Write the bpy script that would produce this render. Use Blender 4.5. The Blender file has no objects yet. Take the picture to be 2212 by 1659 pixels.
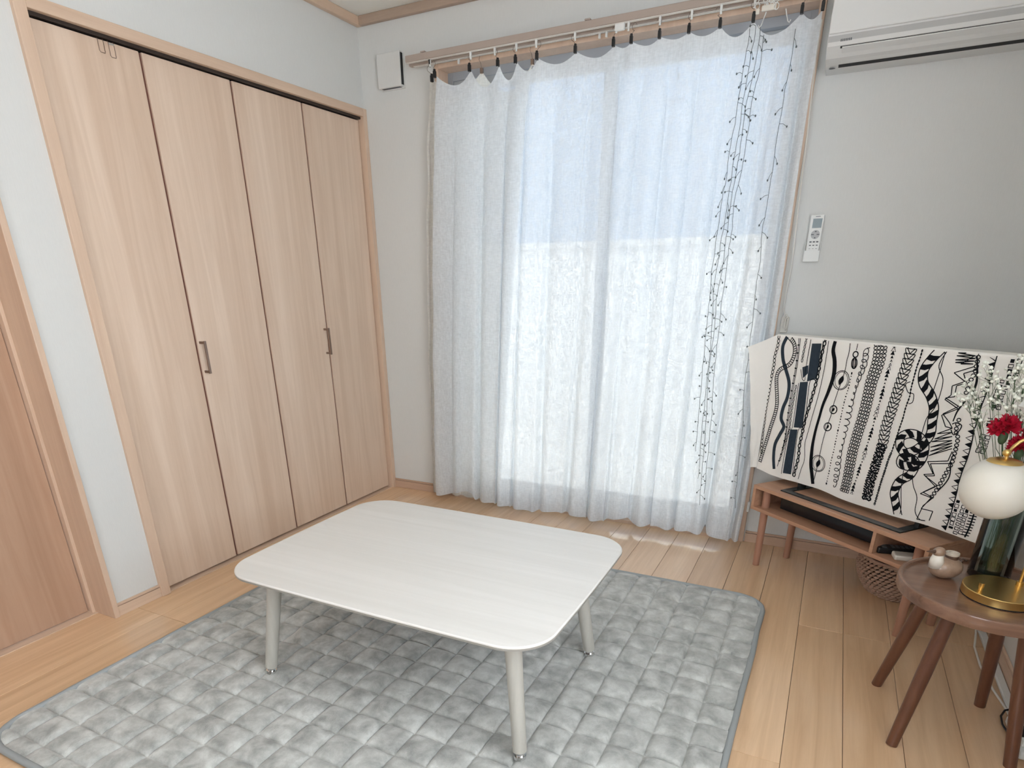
import bpy, bmesh, math, random
from mathutils import Vector, Matrix, noise as mnoise
R = math.radians
sc = bpy.context.scene
COL = sc.collection

# ------------------------------------------------------------------ camera
cam_d = bpy.data.cameras.new('camera'); cam = bpy.data.objects.new('camera', cam_d); COL.objects.link(cam)
cam_d.sensor_width = 36.0; cam_d.lens = 1346.737 / 2212 * 36
cam_d.shift_x = (1106 - 1073.993) / 2212; cam_d.shift_y = (1182.549 - 829.5) / 2212
cam_d.clip_start = .05
cam.location = (2.38066, -3.15437, 1.23643)
cam.rotation_euler = (R(66.62606), R(0.687725), R(27.058723))
sc.camera = cam
# ------------------------------------------------------------------ world: pale overcast-bright sky
w = bpy.data.worlds.new('sky'); sc.world = w; w.use_nodes = True
bg = w.node_tree.nodes['Background']
bg.inputs[0].default_value = (.92, .955, 1.0, 1); bg.inputs[1].default_value = 5.0
# ------------------------------------------------------------------ sun: from behind the house, lights the garden wall outside
sun_d = bpy.data.lights.new('sun', 'SUN'); sun_d.energy = 1.1; sun_d.angle = R(1.0); sun_d.color = (1.0, .93, .84)
sun = bpy.data.objects.new('sun', sun_d); COL.objects.link(sun)
sun.rotation_euler = Vector((.25, .55, -.95)).to_track_quat('-Z', 'Y').to_euler()
# portals only guide the sampling of sky light through the curtained window and the added fill windows
def portal(loc, rot, sx, sy):
    d = bpy.data.lights.new('portal', 'AREA'); d.shape = 'RECTANGLE'; d.size = sx; d.size_y = sy
    d.cycles.is_portal = True
    o = bpy.data.objects.new('portal', d); COL.objects.link(o); o.location = loc; o.rotation_euler = rot
portal((1.31, .14, 1.08), (R(90), 0, 0), 1.7, 2.15)
portal((3.21, -2.65, 1.5), (0, R(-90), 0), 1.3, 1.5)
portal((1.9, -5.06, 1.35), (R(-90), 0, 0), 1.5, .9)
vs = sc.view_settings
vs.view_transform = 'Standard'; vs.look = 'None'; vs.gamma = 1.0; vs.use_curve_mapping = False
vs.exposure = 1.08

# ------------------------------------------------------------------ helpers
def lin(c):
    return tuple((x / 255 / 12.92) if x / 255 <= .04045 else ((x / 255 + .055) / 1.055) ** 2.4 for x in c)

class MB:
    def __init__(s): s.v = []; s.f = []
    def add(s, vs_, fs):
        b = len(s.v); s.v += [tuple(p) for p in vs_]; s.f += [tuple(i + b for i in f) for f in fs]; return s
    def box(s, x0, x1, y0, y1, z0, z1):
        return s.add([(x0,y0,z0),(x1,y0,z0),(x1,y1,z0),(x0,y1,z0),(x0,y0,z1),(x1,y0,z1),(x1,y1,z1),(x0,y1,z1)],
                     [(3,2,1,0),(4,5,6,7),(0,1,5,4),(1,2,6,5),(2,3,7,6),(3,0,4,7)])
    def cyl(s, p0, p1, r0, r1=None, n=20, cap=True):
        r1 = r0 if r1 is None else r1
        p0 = Vector(p0); p1 = Vector(p1); q = (p1 - p0).to_track_quat('Z', 'Y')
        vs_ = []
        for p, r in ((p0, r0), (p1, r1)):
            for i in range(n):
                a = 2 * math.pi * i / n; vs_.append(p + q @ Vector((r * math.cos(a), r * math.sin(a), 0)))
        fs = [(i, (i + 1) % n, n + (i + 1) % n, n + i) for i in range(n)]
        if cap: fs += [tuple(range(n - 1, -1, -1)), tuple(range(n, 2 * n))]
        return s.add(vs_, fs)
    def lathe(s, prof, c=(0, 0, 0), n=40):
        vs_ = []; fs = []; m = len(prof)
        for i in range(n):
            a = 2 * math.pi * i / n
            for r, z in prof: vs_.append((c[0] + r * math.cos(a), c[1] + r * math.sin(a), c[2] + z))
        for i in range(n):
            j = (i + 1) % n
            for k in range(m - 1):
                fs.append((i * m + k, j * m + k, j * m + k + 1, i * m + k + 1))
        return s.add(vs_, fs)
    def tube(s, pts, r, n=6, cap=True):
        pts = [Vector(p) for p in pts]; m = len(pts); vs_ = []; fs = []
        up = Vector((0, 0, 1))
        for i, p in enumerate(pts):
            t = (pts[min(i + 1, m - 1)] - pts[max(i - 1, 0)])
            if t.length < 1e-9: t = Vector((0, 0, 1))
            t.normalize()
            ref = up if abs(t.dot(up)) < .95 else Vector((0, 1, 0))
            a = t.cross(ref).normalized(); b = t.cross(a)
            rr = r(i / (m - 1)) if callable(r) else r
            for k in range(n):
                an = 2 * math.pi * k / n; vs_.append(p + a * (rr * math.cos(an)) + b * (rr * math.sin(an)))
        for i in range(m - 1):
            for k in range(n):
                fs.append((i * n + k, i * n + (k + 1) % n, (i + 1) * n + (k + 1) % n, (i + 1) * n + k))
        if cap: fs += [tuple(range(n - 1, -1, -1)), tuple((m - 1) * n + k for k in range(n))]
        return s.add(vs_, fs)
    def ball(s, c, r, nu=16, nv=10, rot=None):
        rx, ry, rz = (r, r, r) if not isinstance(r, tuple) else r
        vs_ = []; fs = []
        for j in range(nv + 1):
            ph = math.pi * j / nv
            for i in range(nu):
                t = 2 * math.pi * i / nu
                p = Vector((rx * math.sin(ph) * math.cos(t), ry * math.sin(ph) * math.sin(t), rz * math.cos(ph)))
                if rot is not None: p = rot @ p
                vs_.append(Vector(c) + p)
        for j in range(nv):
            for i in range(nu):
                k = (i + 1) % nu
                fs.append((j * nu + i, (j + 1) * nu + i, (j + 1) * nu + k, j * nu + k))
        return s.add(vs_, fs)
    def grid(s, fn, nu, nv):
        vs_ = [fn(i / nu, j / nv) for j in range(nv + 1) for i in range(nu + 1)]
        fs = [(j * (nu + 1) + i, j * (nu + 1) + i + 1, (j + 1) * (nu + 1) + i + 1, (j + 1) * (nu + 1) + i) for j in range(nv) for i in range(nu)]
        return s.add(vs_, fs)
    def prism(s, poly, ax, a0, a1):
        # poly: 2-D outline, ax: extrude axis 'x','y','z'
        def P(u, v, a): return {'x': (a, u, v), 'y': (u, a, v), 'z': (u, v, a)}[ax]
        n = len(poly)
        vs_ = [P(u, v, a0) for u, v in poly] + [P(u, v, a1) for u, v in poly]
        fs = [(i, (i + 1) % n, n + (i + 1) % n, n + i) for i in range(n)] + [tuple(range(n - 1, -1, -1)), tuple(range(n, 2 * n))]
        return s.add(vs_, fs)
    def mesh(s, name, off=(0, 0, 0), smooth=None, clean=True):
        me = bpy.data.meshes.new(name)
        me.from_pydata([(p[0] - off[0], p[1] - off[1], p[2] - off[2]) for p in s.v], [], s.f)
        bm = bmesh.new(); bm.from_mesh(me)
        if clean:
            bmesh.ops.remove_doubles(bm, verts=bm.verts, dist=1e-6)
            bmesh.ops.recalc_face_normals(bm, faces=bm.faces)
        bm.to_mesh(me); bm.free()
        if smooth is not None:
            me.shade_smooth()
            if smooth < 179: me.set_sharp_from_angle(angle=R(smooth))
        me.update(); return me

def tag(o, label=None, cat=None, group=None, kind=None):
    if label: o['label'] = label
    if cat: o['category'] = cat
    if group: o['group'] = group
    if kind: o['kind'] = kind
    return o
def build(mb, name, mat, parent=None, smooth=None, bevel=0, local=False, origin=None, clean=True):
    """world-space geometry becomes one mesh object (under parent when given)"""
    off = (0, 0, 0)
    if parent is not None and not local: off = parent['_o'] if '_o' in parent else (0, 0, 0)
    if origin is not None: off = origin
    me = mb.mesh(name, off, smooth, clean); me.materials.append(mat)
    o = bpy.data.objects.new(name, me); COL.objects.link(o)
    if parent is not None: o.parent = parent
    elif origin is not None: o.location = origin
    o['_o'] = tuple(off)
    if bevel:
        b = o.modifiers.new('bevel', 'BEVEL'); b.width = bevel; b.segments = 2; b.limit_method = 'ANGLE'; b.angle_limit = R(40)
    return o
def thing(name, label, cat, loc=(0, 0, 0), rz=0, group=None, kind=None):
    o = bpy.data.objects.new(name, None); COL.objects.link(o); o.empty_display_size = .05
    o.location = loc; o.rotation_euler = (0, 0, rz); o['_o'] = tuple(loc)
    return tag(o, label, cat, group, kind)

# ------------------------------------------------------------------ materials
def nt(name):
    m = bpy.data.materials.new(name); m.use_nodes = True; t = m.node_tree
    return m, t, t.nodes['Principled BSDF'], t.nodes, t.links
def plain(name, c, rough=.5, metal=0.0, spec=.5, coat=0.0, bump=0, bscale=200, var=0, vscale=8):
    m, t, b, N, L = nt(name); c = lin(c)
    b.inputs['Base Color'].default_value = (*c, 1); b.inputs['Roughness'].default_value = rough
    b.inputs['Metallic'].default_value = metal; b.inputs['Specular IOR Level'].default_value = spec
    b.inputs['Coat Weight'].default_value = coat; b.inputs['Coat Roughness'].default_value = .08
    tc = N.new('ShaderNodeTexCoord')
    n = N.new('ShaderNodeTexNoise'); n.inputs['Scale'].default_value = vscale; n.inputs['Detail'].default_value = 4
    L.new(tc.outputs['Object'], n.inputs['Vector'])
    mx = N.new('ShaderNodeMix'); mx.data_type = 'RGBA'
    mx.inputs[6].default_value = (*[x * (1 - var) for x in c], 1); mx.inputs[7].default_value = (*[min(1, x * (1 + var)) for x in c], 1)
    L.new(n.outputs['Fac'], mx.inputs[0]); L.new(mx.outputs[2], b.inputs['Base Color'])
    if bump:
        n2 = N.new('ShaderNodeTexNoise'); n2.inputs['Scale'].default_value = bscale; n2.inputs['Detail'].default_value = 3
        L.new(tc.outputs['Object'], n2.inputs['Vector'])
        bp = N.new('ShaderNodeBump'); bp.inputs['Strength'].default_value = bump; bp.inputs['Distance'].default_value = .002
        L.new(n2.outputs['Fac'], bp.inputs['Height']); L.new(bp.outputs['Normal'], b.inputs['Normal'])
    return m
def wood(name, c0, c1, axis='z', grain=30, rough=.4, coat=0.0, spec=.4, stretch=.04, bump=.05, cdark=None, rnd=0.0):
    """grain runs along axis"""
    m, t, b, N, L = nt(name)
    tc = N.new('ShaderNodeTexCoord'); mp = N.new('ShaderNodeMapping')
    s = [1, 1, 1]; s['xyz'.index(axis)] = stretch
    mp.inputs['Scale'].default_value = s
    L.new(tc.outputs['Object'], mp.inputs['Vector'])
    vec = mp.outputs['Vector']
    oi = N.new('ShaderNodeObjectInfo')
    ad = N.new('ShaderNodeVectorMath'); ad.operation = 'MULTIPLY_ADD'
    ad.inputs[1].default_value = (7.3, 3.1, 5.7)
    cb = N.new('ShaderNodeCombineXYZ')
    for i in range(3): L.new(oi.outputs['Random'], cb.inputs[i])
    L.new(cb.outputs[0], ad.inputs[0]); L.new(vec, ad.inputs[2]); vec = ad.outputs[0]
    n1 = N.new('ShaderNodeTexNoise'); n1.inputs['Scale'].default_value = grain; n1.inputs['Detail'].default_value = 6; n1.inputs['Roughness'].default_value = .62; n1.inputs['Distortion'].default_value = .8
    n2 = N.new('ShaderNodeTexNoise'); n2.inputs['Scale'].default_value = grain * .18; n2.inputs['Detail'].default_value = 3; n2.inputs['Distortion'].default_value = 1.2
    L.new(vec, n1.inputs['Vector']); L.new(vec, n2.inputs['Vector'])
    a = N.new('ShaderNodeMath'); a.operation = 'MULTIPLY_ADD'; a.inputs[1].default_value = .5
    L.new(n1.outputs['Fac'], a.inputs[0])
    h = N.new('ShaderNodeMath'); h.operation = 'MULTIPLY'; h.inputs[1].default_value = .5
    L.new(n2.outputs['Fac'], h.inputs[0]); L.new(h.outputs[0], a.inputs[2])
    r = N.new('ShaderNodeValToRGB')
    r.color_ramp.elements[0].position = .34; r.color_ramp.elements[0].color = (*lin(c0), 1)
    r.color_ramp.elements[1].position = .64; r.color_ramp.elements[1].color = (*lin(c1), 1)
    if cdark:
        e = r.color_ramp.elements.new(.28); e.color = (*lin(cdark), 1)
    L.new(a.outputs[0], r.inputs[0])
    col = r.outputs[0]
    if rnd:
        hs = N.new('ShaderNodeHueSaturation')
        mr = N.new('ShaderNodeMapRange'); mr.inputs[3].default_value = 1 - rnd; mr.inputs[4].default_value = 1 + rnd
        L.new(oi.outputs['Random'], mr.inputs[0]); L.new(mr.outputs[0], hs.inputs['Value']); L.new(col, hs.inputs['Color']); col = hs.outputs[0]
    L.new(col, b.inputs['Base Color'])
    b.inputs['Roughness'].default_value = rough; b.inputs['Specular IOR Level'].default_value = spec
    b.inputs['Coat Weight'].default_value = coat; b.inputs['Coat Roughness'].default_value = .10
    bp = N.new('ShaderNodeBump'); bp.inputs['Strength'].default_value = bump; bp.inputs['Distance'].default_value = .001
    L.new(n1.outputs['Fac'], bp.inputs['Height']); L.new(bp.outputs['Normal'], b.inputs['Normal'])
    return m
def wallpaper(name, c):
    m, t, b, N, L = nt(name)
    tc = N.new('ShaderNodeTexCoord')
    mp = N.new('ShaderNodeMapping'); mp.inputs['Scale'].default_value = (1, 1, .12); L.new(tc.outputs['Object'], mp.inputs['Vector'])
    n = N.new('ShaderNodeTexNoise'); n.inputs['Scale'].default_value = 260; n.inputs['Detail'].default_value = 4; L.new(mp.outputs[0], n.inputs['Vector'])
    mx = N.new('ShaderNodeMix'); mx.data_type = 'RGBA'; c = lin(c)
    mx.inputs[6].default_value = (*[x * .955 for x in c], 1); mx.inputs[7].default_value = (*[min(1, x * 1.03) for x in c], 1)
    L.new(n.outputs['Fac'], mx.inputs[0]); L.new(mx.outputs[2], b.inputs['Base Color'])
    b.inputs['Roughness'].default_value = .75; b.inputs['Specular IOR Level'].default_value = .25
    bp = N.new('ShaderNodeBump'); bp.inputs['Strength'].default_value = .12; bp.inputs['Distance'].default_value = .001
    L.new(n.outputs['Fac'], bp.inputs['Height']); L.new(bp.outputs['Normal'], b.inputs['Normal'])
    return m
def sheer(name, c, transp=.07, transl=.42):
    m = bpy.data.materials.new(name); m.use_nodes = True; t = m.node_tree; N = t.nodes; L = t.links
    N.remove(N['Principled BSDF']); out = N['Material Output']
    c = (*lin(c), 1)
    tc = N.new('ShaderNodeTexCoord')
    # slubby linen weave: horizontal and vertical threads of uneven density
    def nz(sx, sz, sc_):
        mp = N.new('ShaderNodeMapping'); mp.inputs['Scale'].default_value = (sx, 1, sz); L.new(tc.outputs['Object'], mp.inputs['Vector'])
        n = N.new('ShaderNodeTexNoise'); n.inputs['Scale'].default_value = sc_; n.inputs['Detail'].default_value = 3; L.new(mp.outputs[0], n.inputs['Vector']); return n
    a = nz(.35, 1.6, 110); b = nz(1.6, .3, 110); k = nz(.8, 1.0, 26)
    s = N.new('ShaderNodeMath'); s.operation = 'ADD'; L.new(a.outputs['Fac'], s.inputs[0]); L.new(b.outputs['Fac'], s.inputs[1])
    mr = N.new('ShaderNodeMapRange'); mr.inputs[1].default_value = .75; mr.inputs[2].default_value = 1.25
    mr.inputs[3].default_value = max(0, transp - .07); mr.inputs[4].default_value = transp + .07; L.new(s.outputs[0], mr.inputs[0])
    s2 = N.new('ShaderNodeMath'); s2.operation = 'MULTIPLY_ADD'; s2.inputs[1].default_value = 2.0
    L.new(k.outputs['Fac'], s2.inputs[0]); L.new(s.outputs[0], s2.inputs[2])
    bp = N.new('ShaderNodeBump'); bp.inputs['Strength'].default_value = .35; bp.inputs['Distance'].default_value = .003
    L.new(s2.outputs[0], bp.inputs['Height'])
    d = N.new('ShaderNodeBsdfDiffuse'); d.inputs[0].default_value = c
    tl = N.new('ShaderNodeBsdfTranslucent'); tl.inputs[0].default_value = c
    tp = N.new('ShaderNodeBsdfTransparent'); tp.inputs[0].default_value = (1, 1, 1, 1)
    L.new(bp.outputs['Normal'], d.inputs['Normal']); L.new(bp.outputs['Normal'], tl.inputs['Normal'])
    m1 = N.new('ShaderNodeMixShader'); m1.inputs[0].default_value = transl; L.new(d.outputs[0], m1.inputs[1]); L.new(tl.outputs[0], m1.inputs[2])
    m2 = N.new('ShaderNodeMixShader'); L.new(mr.outputs[0], m2.inputs[0]); L.new(m1.outputs[0], m2.inputs[1]); L.new(tp.outputs[0], m2.inputs[2])
    L.new(m2.outputs[0], out.inputs['Surface'])
    return m
def glass(name, c, transp=.75, rough=.0):
    m = bpy.data.materials.new(name); m.use_nodes = True; t = m.node_tree; N = t.nodes; L = t.links
    N.remove(N['Principled BSDF']); out = N['Material Output']
    tp = N.new('ShaderNodeBsdfTransparent'); tp.inputs[0].default_value = (*c, 1)
    g = N.new('ShaderNodeBsdfGlossy'); g.inputs['Roughness'].default_value = .03
    f = N.new('ShaderNodeFresnel'); f.inputs[0].default_value = 1.5
    mx = N.new('ShaderNodeMixShader'); L.new(f.outputs[0], mx.inputs[0]); L.new(tp.outputs[0], mx.inputs[1]); L.new(g.outputs[0], mx.inputs[2])
    L.new(mx.outputs[0], out.inputs['Surface'])
    return m

M = {}
M['wall'] = wallpaper('wallpaper_white', (216, 217, 215))
M['ceil'] = plain('ceiling_paper', (238, 238, 232), .8, bump=.3, bscale=180, var=.02)
M['door'] = wood('closet_veneer', (206, 180, 157), (227, 205, 185), 'z', 26, .42, coat=.15, stretch=.05)
M['frame'] = wood('frame_veneer', (202, 174, 151), (219, 194, 171), 'z', 40, .45, stretch=.05)
M['framey'] = wood('frame_veneer_y', (202, 174, 151), (219, 194, 171), 'y', 40, .45, stretch=.05)
M['framex'] = wood('frame_veneer_x', (190, 160, 138), (208, 178, 155), 'x', 40, .45, stretch=.05)
M['leaf'] = wood('shaded_leaf_veneer', (174, 140, 116), (194, 162, 138), 'z', 26, .45, coat=.1, stretch=.05)  # closet veneer darkened, recess shade painted into the leaf colour
M['dark'] = wood('bounce_cut_veneer', (92, 66, 50), (112, 82, 62), 'z', 30, .5, stretch=.05)  # invented dark wood for the unseen near wall, absorbs bounce light
M['crown'] = wood('crown_veneer', (166, 146, 130), (188, 166, 148), 'x', 40, .5, stretch=.05)
M['gap'] = plain('dark_reveal', (60, 40, 34), .8)
M['edge'] = plain('panel_edge_brown', (112, 72, 60), .7)
M['track'] = plain('track_metal', (70, 62, 58), .4, .6)
M['plank'] = wood('oak_flooring', (206, 167, 128), (235, 201, 163), 'y', 30, .30, coat=.7, spec=.5, stretch=.045, bump=.06, cdark=(176, 140, 106), rnd=.05)
M['subfloor'] = plain('subfloor', (128, 92, 62), .8)
M['alu'] = plain('window_aluminium', (168, 172, 178), .4, .1)
M['alud'] = plain('window_sash_grey', (176, 178, 180), .45, .0)
M['pane'] = glass('window_glass', (.93, .96, .97))
M['casing'] = wood('window_casing', (204, 176, 154), (220, 194, 172), 'z', 30, .45, stretch=.05)
M['handle'] = plain('handle_metal', (150, 130, 118), .35, .8)
M['tabletop'] = wood('whitewashed_top', (218, 217, 213), (228, 227, 224), 'x', 34, .38, coat=.1, stretch=.04, bump=.03)
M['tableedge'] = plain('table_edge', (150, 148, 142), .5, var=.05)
M['tableleg'] = wood('greige_leg', (176, 174, 166), (192, 190, 182), 'z', 40, .5, stretch=.05)
M['chrome'] = plain('chrome', (225, 225, 225), .08, 1.0)
M['black'] = plain('black_plastic', (16, 17, 20), .4)
M['blackfelt'] = plain('black_pad', (22, 22, 24), .8)
M['white'] = plain('white_plastic', (226, 228, 226), .4)
M['offwhite'] = plain('ivory_plastic', (220, 216, 206), .5)
M['tvwood'] = wood('stand_oak', (170, 128, 102), (200, 158, 130), 'x', 40, .42, stretch=.05)
M['tvleg'] = wood('stand_leg_oak', (160, 116, 96), (184, 140, 118), 'z', 40, .42, stretch=.06)
M['walnut'] = wood('stool_walnut', (106, 76, 60), (142, 108, 88), 'x', 40, .32, coat=.5, stretch=.08)
M['walnutleg'] = wood('stool_leg_walnut', (88, 54, 40), (116, 76, 56), 'z', 60, .35, coat=.2, stretch=.05)
M['brass'] = plain('brass', (226, 192, 124), .33, 1.0)
M['cloth'] = plain('printed_cotton', (246, 244, 239), .9, bump=.2, bscale=500, var=.02, spec=.1)
M['ink'] = plain('print_ink', (24, 26, 30), .9, spec=.1)
M['inkblue'] = plain('print_ink_slate', (52, 62, 72), .9, spec=.1, var=.2, vscale=90)
M['acwhite'] = plain('ac_plastic', (222, 223, 222), .45)
M['acgrey'] = plain('ac_plastic_grey', (186, 188, 188), .45)
M['grey'] = plain('grey_mark', (96, 100, 104), .6)
M['lcd'] = plain('lcd_screen', (92, 112, 116), .2)
M['rail'] = plain('rail_beige', (172, 158, 148), .45, var=.05)
M['railwhite'] = plain('rail_lip', (226, 222, 216), .4)
M['wire'] = plain('hook_wire', (120, 112, 104), .35, .8)
M['ledwire'] = plain('led_wire', (96, 104, 106), .6)
M['cord'] = plain('white_cord', (226, 222, 214), .6)
M['vase'] = glass('smoked_green_glass', (.70, .78, .77))
M['stem'] = plain('green_stem', (70, 92, 62), .6)
M['red'] = plain('carnation_red', (196, 14, 54), .7, var=.25, vscale=60)
M['breath'] = plain('gypsophila_white', (236, 238, 226), .8)
M['ceramic'] = plain('bird_glaze', (158, 132, 112), .3, var=.35, vscale=90, coat=.4)
M['ceramicw'] = plain('bird_white_glaze', (232, 226, 214), .25, coat=.4)
M['ceramicd'] = plain('bird_dark_glaze', (88, 66, 56), .35, coat=.3)
M['garden'] = plain('garden_wall_render', (206, 202, 194), .9, var=.04, bump=.3, bscale=60)
M['terrace'] = plain('terrace_concrete', (190, 186, 178), .9, var=.06)
M['house'] = plain('neighbour_siding', (104, 124, 146), .9, var=.05)
M['eave'] = plain('blocking_eave_board', (214, 214, 212), .8)
M['curtain'] = sheer('sheer_linen', (232, 236, 240))
M['curtain2'] = sheer('sheer_linen_back', (236, 235, 230), .10, .5)
# opal globe
m, t, b, N, L = nt('opal_glass'); M['opal'] = m
b.inputs['Base Color'].default_value = (*lin((230, 227, 217)), 1); b.inputs['Roughness'].default_value = .35
b.inputs['Subsurface Weight'].default_value = .8; b.inputs['Subsurface Radius'].default_value = (1, 1, .95); b.inputs['Subsurface Scale'].default_value = .07
# rug plush
m, t, b, N, L = nt('rug_plush'); M['rug'] = m
tc = N.new('ShaderNodeTexCoord')
n1 = N.new('ShaderNodeTexNoise'); n1.inputs['Scale'].default_value = 17; n1.inputs['Detail'].default_value = 6; n1.inputs['Roughness'].default_value = .6; n1.inputs['Distortion'].default_value = .25
L.new(tc.outputs['Object'], n1.inputs['Vector'])
r = N.new('ShaderNodeValToRGB'); r.color_ramp.elements[0].position = .32; r.color_ramp.elements[0].color = (*lin((152, 154, 151)), 1)
r.color_ramp.elements[1].position = .66; r.color_ramp.elements[1].color = (*lin((206, 208, 205)), 1)
L.new(n1.outputs['Fac'], r.inputs[0]); L.new(r.outputs[0], b.inputs['Base Color'])
b.inputs['Roughness'].default_value = .9; b.inputs['Sheen Weight'].default_value = .35; b.inputs['Sheen Roughness'].default_value = .4; b.inputs['Specular IOR Level'].default_value = .1
n2 = N.new('ShaderNodeTexNoise'); n2.inputs['Scale'].default_value = 420; L.new(tc.outputs['Object'], n2.inputs['Vector'])
n3 = N.new('ShaderNodeTexNoise'); n3.inputs['Scale'].default_value = 38; n3.inputs['Detail'].default_value = 3; L.new(tc.outputs['Object'], n3.inputs['Vector'])
ma = N.new('ShaderNodeMath'); ma.operation = 'MULTIPLY_ADD'; ma.inputs[1].default_value = 1.2; L.new(n3.outputs['Fac'], ma.inputs[0]); L.new(n2.outputs['Fac'], ma.inputs[2])
bp = N.new('ShaderNodeBump'); bp.inputs['Strength'].default_value = .5; bp.inputs['Distance'].default_value = .003
L.new(ma.outputs[0], bp.inputs['Height']); L.new(bp.outputs['Normal'], b.inputs['Normal'])
M['rugbind'] = plain('rug_binding', (158, 163, 164), .85, bump=.4, bscale=400, spec=.1)
# basket strands
M['basket'] = plain('basket_strand', (172, 142, 124), .8, var=.2, vscale=60)
M['basketd'] = plain('basket_core', (62, 44, 40), .9)

# ================================================================== THE SETTING
W_ = 3.085; H_ = 2.43; YN = -5.0
def struct(mb, name, mat, parent=None, **k):
    o = build(mb, name, mat, parent, **k)
    if parent is None: tag(o, kind='structure')
    return o
# floor: sub-floor with single oak strips as parts
fl = struct(MB().box(-.2, W_ + .1, YN - .1, .14, -.06, -.012), 'floor', M['subfloor'])
tag(fl, 'oak strip flooring running towards the window')
rng = random.Random(5)
PW = .1532
joints = {0: [-1.814, -3.63], 7: [-1.615, -3.43], 9: [-.675, -2.49, -4.3]}
for k in range(21):
    pair = k // 2
    if pair not in joints:
        s0 = -rng.uniform(.75, 1.8); joints[pair] = [s0 - 1.818 * i for i in range(4)]
    ys = [0.0] + [y for y in joints[pair] if y > YN + .1] + [YN]
    x0, x1 = k * PW, min((k + 1) * PW, W_)
    if k == 0: x0 = -.16
    for a, b_ in zip(ys[:-1], ys[1:]):
        cx_, cy_ = (x0 + x1) / 2, (a + b_) / 2
        p = build(MB().box(x0 + .0006, x1 - .0006, b_ + .0006, a - .0006, -.012, 0), 'plank', M['plank'], origin=(cx_, cy_, 0), bevel=.0012)
        p.parent = fl; p.location = (cx_, cy_, 0)
# walls
wl = MB()
wl.box(-.14, 0, YN, 0, 2.045, H_); wl.box(-.14, 0, -1.893, -1.70, 0, 2.045); wl.box(-.14, 0, YN, -2.79, 0, 2.045)
wl.box(-.5, -.14, -1.9, -1.7, 0, 2.1)
struct(wl, 'wall_left', M['wall'])
wf = MB()
wf.box(-.14, .455, 0, .14, 0, H_); wf.box(2.15, W_ + .12, 0, .14, 0, H_); wf.box(.455, 2.15, 0, .14, 2.18, H_)
struct(wf, 'wall_far', M['wall'])
struct(MB().box(W_, W_ + .12, -1.9, 0, 0, H_).box(W_, W_ + .12, YN, -3.4, 0, H_).box(W_, W_ + .12, -3.4, -1.9, 0, .85).box(W_, W_ + .12, -3.4, -1.9, 2.15, H_), 'wall_right', M['wall'])
wn = MB().box(-.14, 1.15, YN - .1, YN, 0, H_).box(2.65, W_ + .12, YN - .1, YN, 0, H_).box(1.15, 2.65, YN - .1, YN, 0, .9).box(1.15, 2.65, YN - .1, YN, 1.8, H_)
struct(wn, 'wall_near', M['dark'])
struct(MB().box(-.14, W_ + .12, YN - .1, .14, H_, H_ + .1), 'ceiling', M['ceil'])
struct(MB().box(-1.0, 3.9, -6.3, 1.7, 2.68, 2.78), 'blocking_eave', M['eave'])  # added slab, keeps sun out and dims sky light on the curtain
struct(MB().box(-4, 7.5, .16, 9, -.4, -.32), 'terrace', M['terrace'])
# garden wall outside, facing the window
gw = struct(MB().box(-4, 7.5, 3.4, 3.55, -.32, 1.5), 'garden_wall', M['garden'])
build(MB().box(-4, 7.5, 3.36, 3.59, 1.5, 1.56), 'coping', M['terrace'], gw)
struct(MB().box(-9, 13, 7.5, 8, -.32, 8.5), 'neighbour_house', M['house'])
# closet void behind the folding doors and the deep door reveal
struct(MB().box(-.30, -.28, -1.72, 0, 0, 2.1).box(-.28, -.14, -.012, 0, 0, 2.1).box(-.28, -.14, -1.71, -1.70, 0, 2.1).box(-.28, -.14, -1.7, 0, 2.05, 2.1), 'closet_void', M['gap'])
# crown mouldings
def crown(name, mb, mat): struct(mb, name, mat, bevel=.004)
crown('trim_1', MB().box(0, .028, YN, 0, 2.392, H_), M['framey'])
crown('trim_2', MB().box(.028, W_, -.028, 0, 2.392, H_), M['crown'])
crown('trim_3', MB().box(W_ - .028, W_, YN, -.028, 2.392, H_), M['framey'])
# baseboards: board with a thin cap line
def baseboard(name, mb, cap, mat):
    o = struct(mb, name, mat, bevel=.0015); build(cap, 'cap', mat, o, bevel=.0015)
baseboard('baseboard_left', MB().box(0, .009, -1.893, -1.702, 0, .042), MB().box(0, .007, -1.893, -1.702, .044, .055), M['framey'])
bf = MB().box(.0, .452, -.009, 0, 0, .046).box(2.156, W_, -.009, 0, 0, .046)
baseboard('baseboard_far', bf, MB().box(.0, .452, -.007, 0, .048, .058).box(2.156, W_, -.007, 0, .048, .058), M['framex'])
baseboard('baseboard_right', MB().box(W_ - .009, W_, YN, -.009, 0, .046), MB().box(W_ - .007, W_, YN, -.009, .048, .058), M['framey'])

# ---- closet frame (trim_4) with jambs, head and track
tf = thing('trim_4', 'pale wood frame around the closet doors', None, kind='structure'); 
build(MB().box(-.12, .016, -1.703, -1.663, 0, 2.05), 'jamb', M['frame'], tf, bevel=.002)
build(MB().box(-.12, .016, -.030, -.0005, 0, 2.05), 'jamb', M['frame'], tf, bevel=.002)
build(MB().box(-.12, .0158, -1.663, -.030, 2.014, 2.05), 'head', M['framey'], tf, bevel=.002)
build(MB().box(-.065, -.005, -1.663, -.030, 2.004, 2.014), 'track', M['track'], tf)
build(MB().box(-.12, .004, -1.663, -.030, 0, .0035), 'sill', M['framey'], tf)
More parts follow.
